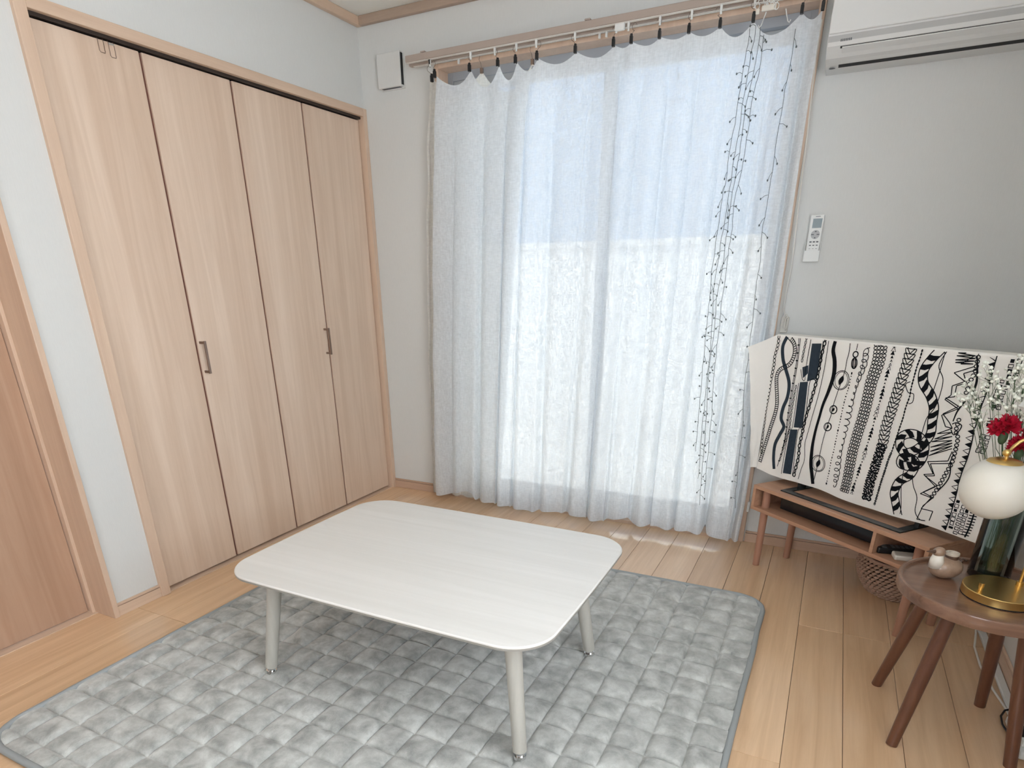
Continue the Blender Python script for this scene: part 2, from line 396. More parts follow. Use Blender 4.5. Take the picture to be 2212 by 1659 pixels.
# ---- folding closet doors: two pairs, each two panels
EDG = [-1.659, -1.269, -.8615, -.4485, -.034]
def bifold(name, i0, label, hy):
    d = thing(name, label, None, kind='structure')
    for i in (i0, i0 + 1):
        a, b_ = EDG[i], EDG[i + 1]
        la = a + (.006 if i > 0 else .001); lb = b_ - (.006 if i < 3 else .001)
        p = build(MB().box(-.045, -.018, la, lb, .014, 2.0), 'panel', M['door'], origin=(-.03, (la + lb) / 2, 0), bevel=.002)
        p.parent = d; p.location = (-.03, (la + lb) / 2, 0)
    h = MB()
    h.box(.010, .017, hy - .005, hy + .005, .872, 1.006)
    h.box(-.018, .012, hy - .004, hy + .004, .994, 1.004); h.box(-.018, .012, hy - .004, hy + .004, .874, .884)
    build(h, 'handle', M['handle'], d, bevel=.001)
bifold('door_2', 0, 'left pair of folding wood closet doors', -1.252)
bifold('door_3', 2, 'right pair of folding wood closet doors', -.475)
# dark edge strips seen in the gaps between panels
for yy in EDG[1:4]:
    build(MB().box(-.032, -.026, yy - .0065, yy + .0065, .014, 1.998), 'edge_strip', M['edge'], tf)
# ---- interior door at the far left, set deep in its frame
d1 = thing('door_1', 'plain wood door set deep in its frame at the left edge', None, kind='structure')
build(MB().box(-.20, .014, -1.915, -1.893, 0, 2.05), 'jamb', M['frame'], d1, bevel=.002)
build(MB().box(-.20, .014, -2.80, -2.775, 0, 2.05), 'jamb', M['frame'], d1, bevel=.002)
build(MB().box(-.20, .0138, -2.775, -1.915, 2.02, 2.05), 'head', M['framey'], d1, bevel=.002)
build(MB().box(-.20, -.115, -1.927, -1.915, 0, 2.02), 'door_stop', M['frame'], d1, bevel=.001)
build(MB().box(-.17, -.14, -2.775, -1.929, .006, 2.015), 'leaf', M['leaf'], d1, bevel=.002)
build(MB().box(-.20, -.10, -2.775, -1.915, 0, .003), 'sill', M['framey'], d1)
build(MB().cyl((-.14, -2.70, .95), (-.09, -2.70, .95), .009).cyl((-.095, -2.70, .95), (-.095, -2.60, .95), .008), 'handle', M['handle'], d1, smooth=40)

# ---- floor-length sliding window
wi = thing('window_1', 'floor-length sliding aluminium window behind the sheer curtains', None, kind='structure')
X0, X1, ZT = .472, 2.128, 2.162
build(MB().box(X0 - .022, X0, -.018, .12, 0, ZT + .02), 'casing', M['casing'], wi, bevel=.002)
build(MB().box(X1, X1 + .024, -.018, .12, 0, ZT + .02), 'casing', M['casing'], wi, bevel=.002)
build(MB().box(X0, X1, -.018, .12, ZT, ZT + .02), 'casing', M['casing'], wi, bevel=.002)
build(MB().box(X0, X1, -.018, .12, -.01, .018), 'sill', M['casing'], wi, bevel=.002)
fr = MB().box(X0, X0 + .03, .07, .14, .018, ZT).box(X1 - .03, X1, .07, .14, .018, ZT).box(X0 + .03, X1 - .03, .07, .14, ZT - .035, ZT).box(X0 + .03, X1 - .03, .07, .14, .018, .045)
build(fr, 'outer_frame', M['alu'], wi, bevel=.002)
def sash(xa, xb, y):
    s = MB().box(xa, xa + .048, y, y + .026, .045, ZT - .035).box(xb - .048, xb, y, y + .026, .045, ZT - .035).box(xa + .048, xb - .048, y, y + .026, ZT - .085, ZT - .035).box(xa + .048, xb - .048, y, y + .026, .045, .12)
    o = build(s, 'sash', M['alud'], wi, bevel=.002)
    build(MB().box(xa + .048, xb - .048, y + .010, y + .016, .12, ZT - .085), 'pane', M['pane'], o)
    return o
xm = (X0 + X1) / 2
s1 = sash(X0 + .03, xm + .025, .078)
build(MB().box(X0 + .045, X0 + .075, .066, .078, .95, 1.15), 'pull', M['alu'], s1, bevel=.002)
sash(xm - .025, X1 - .03, .108)

# ---- two unseen windows added to let in fill light (right wall and near wall)
w2 = thing('fill_window_right', 'unseen window added for fill light in the right wall', None, kind='structure')
def wframe(par, plane, a0, a1, z0, z1, c0, c1):
    def bx(u0, u1, v0, v1): return MB().box(c0, c1, u0, u1, v0, v1) if plane == 'x' else MB().box(u0, u1, c0, c1, v0, v1)
    am = (a0 + a1) / 2
    for u0, u1, v0, v1 in ((a0, a0 + .04, z0, z1), (a1 - .04, a1, z0, z1), (a0 + .04, a1 - .04, z0, z0 + .04), (a0 + .04, a1 - .04, z1 - .04, z1), (am - .025, am + .025, z0 + .04, z1 - .04)):
        build(bx(u0, u1, v0, v1), 'frame', M['alu'], par)
wframe(w2, 'x', -3.4, -1.9, .85, 2.15, W_ + .04, W_ + .09)
w3 = thing('fill_window_near', 'unseen window added for fill light behind the camera', None, kind='structure')
wframe(w3, 'y', 1.15, 2.65, .9, 1.8, YN - .08, YN - .03)

# ================================================================== THINGS
def sm(t): t = max(0, min(1, t)); return t * t * (3 - 2 * t)
def interp(xs, ys, x):
    if x <= xs[0]: return ys[0]
    for i in range(len(xs) - 1):
        if x <= xs[i + 1]:
            t = (x - xs[i]) / (xs[i + 1] - xs[i]); return ys[i] + (ys[i + 1] - ys[i]) * t
    return ys[-1]
def interps(xs, ys, x):
    if x <= xs[0]: return ys[0]
    for i in range(len(xs) - 1):
        if x <= xs[i + 1]:
            t = sm((x - xs[i]) / (xs[i + 1] - xs[i])); return ys[i] + (ys[i + 1] - ys[i]) * t
    return ys[-1]
def nz(x, y, z=0.0): return mnoise.noise(Vector((x, y, z)))

# ---- rug: quilted plush with bound edge
RX0, RX1, RY0, RY1 = .352, 2.312, -2.545, -.652
LXs = [2.213 - .1042 * i for i in range(18)]; LYs = [-.712 - .1043 * i for i in range(18)]
RC = .11
rug_o = (1.332, -1.6, 0)
def rug_h(x, y):
    dx = min(abs(x - l) for l in LXs); dy = min(abs(y - l) for l in LYs)
    def sew(d): return 1 - math.exp(-(d / .0075) ** 1.0)
    pillow = sew(dx) * sew(dy)
    wr = .0030 * nz(x * 16, y * 16, 3) + .0016 * nz(x * 36, y * 28, 8)
    edge = min(x - RX0, RX1 - x, y - RY0, RY1 - y)
    und = .004 * nz(x * 2.2, y * 2.2, 1)
    # two soft wrinkles pushed up beside the table feet
    wk = .012 * math.exp(-(((x - .80) * .8 + (y + 1.70) * .6) / .018) ** 2) * math.exp(-(((x - .80) * .6 - (y + 1.70) * .8) / .12) ** 2)
    wk += .010 * math.exp(-(((x - 1.93) * .5 + (y + 1.48) * .87) / .016) ** 2) * math.exp(-(((x - 1.93) * .87 - (y + 1.48) * .5) / .09) ** 2)
    return .006 + (.0150 * pillow) * (.55 + .45 * sm(edge / .05)) + (wr * pillow + und + wk) * sm(edge / .06) + .003 * (1 - sm(edge / .02))
def seamed(lo, hi, seams, n):
    e = [lo] + sorted(s_ for s_ in seams if lo + .01 < s_ < hi - .01) + [hi]; out = []
    for a, b_ in zip(e[:-1], e[1:]):
        m_ = n if b_ - a > .08 else max(6, n // 2)
        for k in range(m_):
            t = k / m_; t = t + .11 * math.sin(4 * math.pi * t) / 2 * -1 if False else .5 - .5 * math.cos(math.pi * t) if False else (t * .45 + .55 * (.5 - .5 * math.cos(math.pi * t)))
            out.append(a + (b_ - a) * t)
    return out + [hi]
GX = seamed(RX0, RX1, LXs, 20); GY = seamed(RY0, RY1, LYs, 20)
def rug_xy(u, v):
    i = u * (len(GX) - 1); j = v * (len(GY) - 1); i0 = min(int(i + 1e-9), len(GX) - 2); j0 = min(int(j + 1e-9), len(GY) - 2)
    x = GX[i0] + (GX[i0 + 1] - GX[i0]) * (i - i0); y = GY[j0] + (GY[j0 + 1] - GY[j0]) * (j - j0)
    # round the corners: clamp into the rounded rectangle
    cx_ = min(max(x, RX0 + RC), RX1 - RC); cy_ = min(max(y, RY0 + RC), RY1 - RC)
    dx, dy = x - cx_, y - cy_
    if dx and dy:
        m_ = max(abs(dx), abs(dy)); l_ = math.hypot(dx, dy); x = cx_ + dx * m_ / l_; y = cy_ + dy * m_ / l_
    # slightly wavy outline
    wob = .004 * nz(x * 5, y * 5, 6)
    return x + wob * (1 if u > .5 else -1) * abs(2 * u - 1) ** 8, y + wob * (1 if v > .5 else -1) * abs(2 * v - 1) ** 8
def rug_p(u, v):
    x, y = rug_xy(u, v); return (x, y, rug_h(x, y))
rug = thing('rug', 'square grey quilted plush rug under the low white table', 'rug', rug_o)
build(MB().grid(rug_p, len(GX) - 1, len(GY) - 1), 'quilted_top', M['rug'], rug, smooth=180, clean=False)
bd = []
NB = 120
for i in range(NB): bd.append(rug_xy(i / NB, 0))
for i in range(NB): bd.append(rug_xy(1, i / NB))
for i in range(NB): bd.append(rug_xy(1 - i / NB, 1))
for i in range(NB + 1): bd.append(rug_xy(0, 1 - i / NB))
build(MB().tube([(x + .004 * (1 if x > 2.25 else -1 if x < .42 else 0), y + .004 * (1 if y > -.72 else -1 if y < -2.48 else 0), .0105) for x, y in bd], .0105, 10, cap=False), 'binding', M['rugbind'], rug, smooth=180)

# ---- low table
tb = thing('low_table', 'low whitewashed table with rounded corners standing on the grey rug', 'table', (1.3635, -1.6325, 0))
def rrect(hx, hy, rc, bow, n=14):
    pts = []
    for sx, sy, a0 in ((1, -1, -90), (1, 1, 0), (-1, 1, 90), (-1, -1, 180)):
        for i in range(n + 1):
            a = R(a0 + 90 * i / n); pts.append((sx * (hx - rc) + rc * math.cos(a), sy * (hy - rc) + rc * math.sin(a)))
        # straight side sampled for the slight bow
        nx_ = {(1, -1): (1, 1), (1, 1): (-1, 1), (-1, 1): (-1, -1), (-1, -1): (1, -1)}[(sx, sy)]
        p0 = pts[-1]; a1 = R(a0 + 90)
        p1 = (nx_[0] * (hx - rc) + rc * math.cos(a1), nx_[1] * (hy - rc) + rc * math.sin(a1))
        for i in range(1, 12): t_ = i / 12; pts.append((p0[0] + (p1[0] - p0[0]) * t_, p0[1] + (p1[1] - p0[1]) * t_))
    out = []
    for x, y in pts:
        bx_ = bow * (1 - (y / hy) ** 2); by_ = bow * (1 - (x / hx) ** 2)
        out.append((x + (bx_ if x > 0 else -bx_) * min(1, abs(x) / (hx * .6)), y + (by_ if y > 0 else -by_) * min(1, abs(y) / (hy * .6))))
    return out
def ringed(mb, rings):
    n = len(rings[0][0]); vs_ = []; fs = []
    for pts, z in rings: vs_ += [(x, y, z) for x, y in pts]
    for k in range(len(rings) - 1):
        for i in range(n): fs.append((k * n + i, k * n + (i + 1) % n, (k + 1) * n + (i + 1) % n, (k + 1) * n + i))
    fs.append(tuple(range(n - 1, -1, -1))); fs.append(tuple((len(rings) - 1) * n + i for i in range(n)))
    mb.add(vs_, fs); return mb
HX, HY = .530, .3865
o_ = rrect(HX, HY, .115, .006); i_ = rrect(HX - .003, HY - .003, .113, .006); u_ = rrect(HX - .022, HY - .022, .10, .006)
top = build(ringed(MB(), [(o_, .4205), (o_, .4235), (i_, .4262)]), 'top', M['tabletop'], tb, smooth=35, local=True)
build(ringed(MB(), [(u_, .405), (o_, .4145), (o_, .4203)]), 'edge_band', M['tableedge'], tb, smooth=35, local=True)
for sx, sy in ((-1, -1), (1, -1), (1, 1), (-1, 1)):
    fx, fy = -.0185 + sx * .463, -.0105 + sy * .285
    tx, ty = fx - sx * .046, fy - sy * .046
    l_ = build(MB().cyl((fx, fy, .042), (tx, ty, .408), .0195, .0245, 28), 'leg', M['tableleg'], tb, smooth=40, local=True)
    build(MB().cyl((fx + sx * .002, fy + sy * .002, .020), (fx + sx * .001, fy + sy * .001, .030), .0175, .0175, 24).cyl((fx + sx * .001, fy + sy * .001, .030), (fx, fy, .043), .0135, .0135, 24), 'chrome_foot', M['chrome'], l_, smooth=40, local=True)

# ---- curtain rail with runners and brackets
cr = thing('curtain_rail', 'double beige curtain rail on the wall above the window', 'curtain rail', (1.27, 0, 2.18))
for nm, y0 in (('front_track', -.148), ('back_track', -.088)):
    t_ = MB().box(.372 if y0 < -.1 else .352, 2.172, y0, y0 + .026, 2.170, 2.196)
    f_ = build(t_, nm, M['rail'], cr, bevel=.003)
    build(MB().box(.374, 2.17, y0 + .006, y0 + .010, 2.1675, 2.172).box(.374, 2.17, y0 + .016, y0 + .020, 2.1675, 2.172), 'lip', M['railwhite'], f_)
for x in (.47, 1.27, 2.05):
    build(MB().box(x - .012, x + .012, -.15, 0, 2.196, 2.202).box(x - .014, x + .014, -.006, 0, 2.175, 2.215), 'bracket', M['rail'], cr, bevel=.002)
CLX = [.470, .519, .705, .849, .936, 1.038, 1.214, 1.379, 1.453, 1.567, 1.681, 1.797, 1.916, 2.081, 2.149]
for i, x in enumerate(CLX):
    dx = (0.03, -.02, .012, -.01, .008, 0, 0, .012, -.012, 0, .008, 0, 0, .006, 0)[i]
    build(MB().box(x + dx - .004, x + dx + .004, -.139, -.131, 2.150, 2.170).cyl((x + dx, -.135, 2.140), (x + dx, -.135, 2.152), .0045, .003, 8), 'runner', M['white'], cr, smooth=40)
for x in (.62, 1.30, 1.33, 1.95):
    build(MB().box(x - .004, x + .004, -.079, -.071, 2.150, 2.170), 'runner', M['white'], cr)
build(MB().box(1.385, 1.425, -.142, -.128, 2.145, 2.168), 'runner', M['white'], cr, bevel=.002)

# ---- sheer curtains
def drape(name, mat, label, cx, cz, xb0, xb1, yc, amp, seed, hem, nu, nv, vx=None, vz=None, left=None, right=None, fold=.017):
    """cx: clip positions along the rail; valleys sag between clips"""
    topx = []; topz = []
    for i, x in enumerate(cx):
        topx.append(x); topz.append(cz)
        if i < len(cx) - 1: topx.append(vx[i]); topz.append(vz[i])
    x0, x1 = cx[0], cx[-1]
    ph = [2 * math.pi * i for i in range(len(cx))]
    def topzf(x):
        for i in range(len(cx) - 1):
            if x <= cx[i + 1]:
                m_ = vx[i]; zv = vz[i]
                if x <= m_: t = (x - cx[i]) / max(1e-6, m_ - cx[i])
                else: t = (cx[i + 1] - x) / max(1e-6, cx[i + 1] - m_)
                t = max(0, min(1, t)); return cz + (zv - cz) * (1 - (1 - t) ** 2.0)
        return cz
    def P(u, v):
        xt = x0 + (x1 - x0) * u
        zt = topzf(xt)
        xb = xb0 + (xb1 - xb0) * u
        if left: xl = left
        f = interp(cx, ph, xt)
        sp = interps([0, .06, .25, 1], [0.35, .6, .9, 1.0], v)
        # fold field: pleats tied to the clips, drifting and merging further down
        d = .9 * nz(u * 5 + seed, v * .8, seed) * v
        y = math.cos(f + d) * .42 + .40 * math.sin(1.9 * f + 3 * nz(u * 3, v * .7, seed + 4)) * v + .26 * nz(u * 20, v * .9, seed + 9)
        # sharp narrow creases
        cr_ = nz(u * 34 + .6 * v, v * .55, seed + 20); y += -.9 * max(0, cr_ - .22) * sp
        y = yc - amp * sp * y
        # small crumples of washed linen
        y += .0016 * nz(xt * 40, v * 46, seed) * sm(v / .06) + .0007 * nz(xt * 110, v * 150, seed + 3)
        x = xt + (xb - xt) * v ** .8 + .010 * nz(u * 12, v * 1.3, seed + 7) * v * (1 - abs(2 * u - 1) ** 6)
        x += fold * math.sin(f + d + .4) * sm(v / .12) * (1 - abs(2 * u - 1) ** 10)
        if left is not None: x += left(v) * (1 - u) ** 14
        if right is not None: x += right(v) * u ** 14
        zb = hem(u)
        z = zt + (zb - zt) * v
        return (x, min(y, -.026), z)
    c = MB().grid(P, nu, nv)
    ctr = ((x0 + x1) / 2, yc, 1.0)
    root = thing(name, label, 'curtain', ctr)
    build(c, 'fabric', mat, root, smooth=180, clean=False)
    return root, P
VX = [.495, .622, .772, .892, .985, 1.129, 1.306, 1.417, 1.519, 1.629, 1.735, 1.857, 1.985, 2.119]
VZ = [2.100, 2.063, 2.038, 2.050, 2.072, 2.079, 2.078, 2.096, 2.090, 2.095, 2.090, 2.070, 2.058, 2.085]
HEMX = [.316, .401, .613, .640, .917, .975, 1.174, 1.416, 1.567, 1.606, 1.691, 1.927, 1.967, 1.995, 2.063, 2.127, 2.143]
HEMZ = [.030, .035, .075, .036, .022, .016, .040, .026, .064, .040, .044, .042, .080, .042, .030, .036, .060]
def hemf(u): return interps(HEMX, HEMZ, .385 + (2.130 - .385) * u) + .004 * nz(u * 40, 1, 2)
def rightf(v): return .006 * nz(v * 3, 5, 1) + .008 * math.sin(v * 3) - .006 * sm((v - .9) / .1)
def leftf(v): return -.012 * math.sin(v * 3.1) + .012 * nz(v * 9, 2, 2)
cur, PF = drape('sheer_curtain', M['curtain'], 'wide front sheer white linen curtain hung from black clips', CLX[1:], 2.108, .405, 2.140, -.106, .036, 3.0, hemf, 460, 210, VX[1:], VZ[1:], leftf, rightf)
BX = [.452, .470, .735, .99]; BVX = [.46, .60, .86]; BVZ = [2.10, 2.05, 2.02]
def hemb(u): return .028 + .012 * nz(u * 9, 3, 3)
cur2, PB = drape('sheer_curtain_back', M['curtain2'], 'narrow back sheer bunched at the left end of the window', BX, 2.112, .345, .80, -.060, .020, 11.0, hemb, 130, 150, BVX, BVZ,
                 lambda v: -.02 * math.sin(v * 3.1) + .010 * nz(v * 12, 7, 2))
cur2.name = 'sheer_curtain'
# ---- black clips with wire hooks, one per gathering point
for i, x in enumerate(CLX):
    yb = -.128 if i else -.075
    if i == 0: x = .470
    wh = ['first', 'second', 'third', 'fourth', 'fifth', 'sixth', 'seventh', 'eighth', 'ninth', 'tenth', 'eleventh', 'twelfth', 'thirteenth', 'fourteenth', 'fifteenth'][i]
    c = thing('curtain_clip', f'{wh} black curtain clip from the left along the rail', 'clip', (x, yb, 2.13), group='black clips holding the sheer curtain')
    ti = (i * 37 % 11 - 5) * .0006
    build(MB().box(x - .0055, x + .0055, yb - .008, yb + .008, 2.098, 2.124).box(x - .0045, x + .0045, yb - .005, yb + .005, 2.124, 2.131), 'jaw', M['black'], c, bevel=.0015)
    hk = []
    for k in range(15):
        a = R(-90 + 250 * k / 14); hk.append((x + ti * 4 + .010 * math.cos(a) * (1 if i % 2 else -1), yb - .002, 2.151 + .012 * math.sin(a)))
    hk = [(x, yb - .002, 2.128)] + hk
    build(MB().tube(hk, .0009, 6), 'hook', M['wire'], c, smooth=60)
# bright hook for the back sheer
for x, lb in ((.735, 'brown curtain clip on the back sheer behind the third black clip'), (.99, 'brown curtain clip on the back sheer left of the sixth black clip')):
    c = thing('curtain_clip', lb, 'clip', (x, -.066, 2.13), group='brown clips of the back sheer')
    build(MB().box(x - .006, x + .006, -.074, -.058, 2.100, 2.122), 'jaw', M['handle'], c, bevel=.0015)
    build(MB().tube([(x, -.066, 2.122), (x - .004, -.067, 2.14), (x - .012, -.068, 2.155), (x - .006, -.070, 2.166)], .0009, 6), 'hook', M['wire'], c, smooth=60)

# ---- fairy lights hanging over the right part of the front sheer
def curtain_y(x, z):
    u = (x - .46) / (2.145 - .46); u = max(0, min(1, u)); v = max(0, min(1, (2.10 - z) / 2.06))
    # find u whose x matches
    for _ in range(6):
        p = PF(u, v); u = max(0, min(1, u + (x - p[0]) / 1.7))
    return min(PF(u, v)[1], PF(max(0, u - .004), v)[1], PF(min(1, u + .004), v)[1])
rg = random.Random(9)
def strand(name, label, xs, z0, z1, nb, grp=True):
    root = thing(name, label, 'fairy lights', (xs[0], -.15, z0), group='fairy light strands on the sheer curtain' if grp else None)
    n = 70; pts = []
    zs = [z0 + (z1 - z0) * i / (len(xs) - 1) for i in range(len(xs))][::-1]
    xr = xs[::-1]
    for i in range(n + 1):
        z = z0 + (z1 - z0) * i / n
        x = interps(zs, xr, z) + .006 * nz(z * 9, xs[0] * 31, 5) + .003 * nz(z * 30, xs[0] * 17, 2)
        pts.append(Vector((x, curtain_y(x, z) - .006, z)))
    build(MB().tube(pts, .0010, 5), 'wire', M['ledwire'], root, smooth=60)
    tw = MB(); bl = MB()
    for k in range(nb):
        t = (k + rg.uniform(.2, .8)) / nb; i = min(n - 1, int(t * n)); p = pts[i]
        a = rg.choice((-1, 1)) * R(rg.uniform(15, 75)); l_ = rg.uniform(.018, .036)
        q = p + Vector((math.sin(a) * l_, -.003, -math.cos(a) * l_ * rg.choice((1, 1, 1, -.2))))
        q.y = curtain_y(q.x, q.z) - .007
        mid = (p + q) / 2 + Vector((0, -.002, .004)); tw.tube([p, mid, q], .0009, 5)
        bl.ball(q, (.0030, .0030, .0042), 8, 6)
    o = build(tw, 'twigs', M['ledwire'], root, smooth=60); tag(o, kind='stuff')
    o = build(bl, 'bulbs', M['ledwire'], root, smooth=180); tag(o, kind='stuff')
strand('fairy_light_strand', 'fairy light strand furthest left of the bunch on the sheer', [1.905, 1.893, 1.878, 1.868, 1.872, 1.880, 1.888], 2.085, .46, 30)
strand('fairy_light_strand', 'fairy light strand in the bunch, second from the left', [1.925, 1.912, 1.90, 1.885, 1.90, 1.905, 1.915], 2.090, .33, 32)
strand('fairy_light_strand', 'fairy light strand in the bunch, third from the left, reaching lowest', [1.945, 1.925, 1.915, 1.905, 1.908, 1.925, 1.938], 2.085, .20, 36)
strand('fairy_light_strand', 'fairy light strand in the bunch, rightmost of the four close together', [1.96, 1.945, 1.93, 1.925, 1.932, 1.945, 1.955], 2.06, .26, 34)
strand('fairy_light_strand', 'single fairy light strand near the right edge of the sheer', [2.068, 2.058, 2.052, 2.058, 2.066, 2.085, 2.10], 2.06, .20, 26)

# ---- TV stand, set diagonally across the corner (local x along the front, y towards the back)
SO = (2.18, -.271, 0); SR = math.atan2(-.629, .778)
def L2W(a, b_, z): return Vector((SO[0] + .778 * a + .629 * b_, SO[1] - .629 * a + .778 * b_, z))
st = thing('tv_stand', 'low oak TV stand with open shelf on round legs', 'TV stand', SO, SR)
SWD, SDP = .792, .263
build(MB().box(0, SWD, 0, SDP, .364, .380), 'top', M['tvwood'], st, bevel=.002, local=True)
build(MB().box(0, SWD, 0, SDP, .266, .282), 'shelf', M['tvwood'], st, bevel=.002, local=True)
build(MB().box(0, .014, .001, SDP, .282, .364), 'side_panel', M['tvwood'], st, local=True)
build(MB().box(SWD - .014, SWD, .001, SDP, .282, .364), 'side_panel', M['tvwood'], st, local=True)
build(MB().box(.584, .597, .002, SDP, .282, .364), 'divider', M['tvwood'], st, local=True)
build(MB().box(.014, SWD - .014, SDP - .006, SDP, .282, .364), 'back_panel', M['tvwood'], st, local=True)
for a, b_ in ((.050, .036), (SWD - .050, .036), (.050, .227), (SWD - .050, .227)):
    build(MB().cyl((a, b_, 0), (a, b_, .266), .0145, .0165, 24).cyl((a, b_, .282), (a, b_, .364), .0165, .0165, 24), 'leg', M['tvleg'], st, smooth=40, local=True)
# recorder in the left compartment
rec = thing('video_recorder', 'black flat video recorder inside the TV stand shelf', 'recorder', L2W(.335, .15, .282), SR)
def loc(mb, name, mat, par, **k): return build(mb, name, mat, par, local=True, **k)
loc(MB().box(-.235, .235, -.075, .095, .004, .072), 'case', M['black'], rec, bevel=.003)
loc(MB().box(-.235, .235, -.081, -.075, .006, .070), 'front_panel', plain('recorder_front', (20, 22, 28), .15), rec, bevel=.001)
for sx in (-.19, .19): loc(MB().box(sx - .012, sx + .012, -.06, -.03, 0, .004), 'foot', M['blackfelt'], rec)
# remotes in the right compartment
def remote(name, label, a, b_, rz, w_, l_, h_, mat, keys, keymat):
    p = L2W(a, b_, .282); r_ = thing(name, label, 'remote', p, SR + R(rz))
    loc(MB().box(-w_ / 2, w_ / 2, -l_ / 2, l_ / 2, 0, h_), 'body', mat, r_, bevel=.006)
    for (x, y, sx, sy) in keys: loc(MB().box(x - sx, x + sx, y - sy, y + sy, h_ - .001, h_ + .0015), 'button', keymat, r_, bevel=.0005)
remote('remote_control', 'black remote control with two pale buttons in the TV stand', .640, .100, -38, .046, .17, .024, M['black'], [(-.010, -.062, .008, .008), (.010, -.062, .008, .008)] + [(x * .011, y * .016, .004, .005) for x in (-1, 0, 1) for y in (-2, -1, 0, 1, 2)], M['grey'])
remote('remote_control', 'off-white remote control beside the black one in the TV stand', .705, .090, -42, .050, .15, .020, M['offwhite'], [(0, .045, .016, .014), (-.010, 0, .006, .006), (.010, 0, .006, .006)], M['grey'])

# ---- television on its flat frame foot
tv = thing('television', 'flat television hidden under a printed cloth on the TV stand', 'television', L2W(.40, .14, .380), SR)
loc(MB().box(-.485, .495, -.025, .022, .055, .612), 'panel', M['black'], tv, bevel=.004)
fb = MB().box(-.28, .262, -.110, -.078, 0, .005).box(-.28, .262, .070, .098, 0, .005).box(-.28, -.248, -.078, .070, 0, .005).box(.230, .262, -.078, .070, 0, .005)
loc(fb, 'foot_frame', plain('tv_foot_metal', (66, 72, 76), .22, .7), tv, bevel=.001)
M['upr'] = plain('tv_upright_metal', (70, 76, 80), .25, .7)
for x0_ in (-.28, .244): loc(MB().box(x0_, x0_ + .018, -.012, .020, .004, .075), 'upright', M['upr'], tv, bevel=.001)
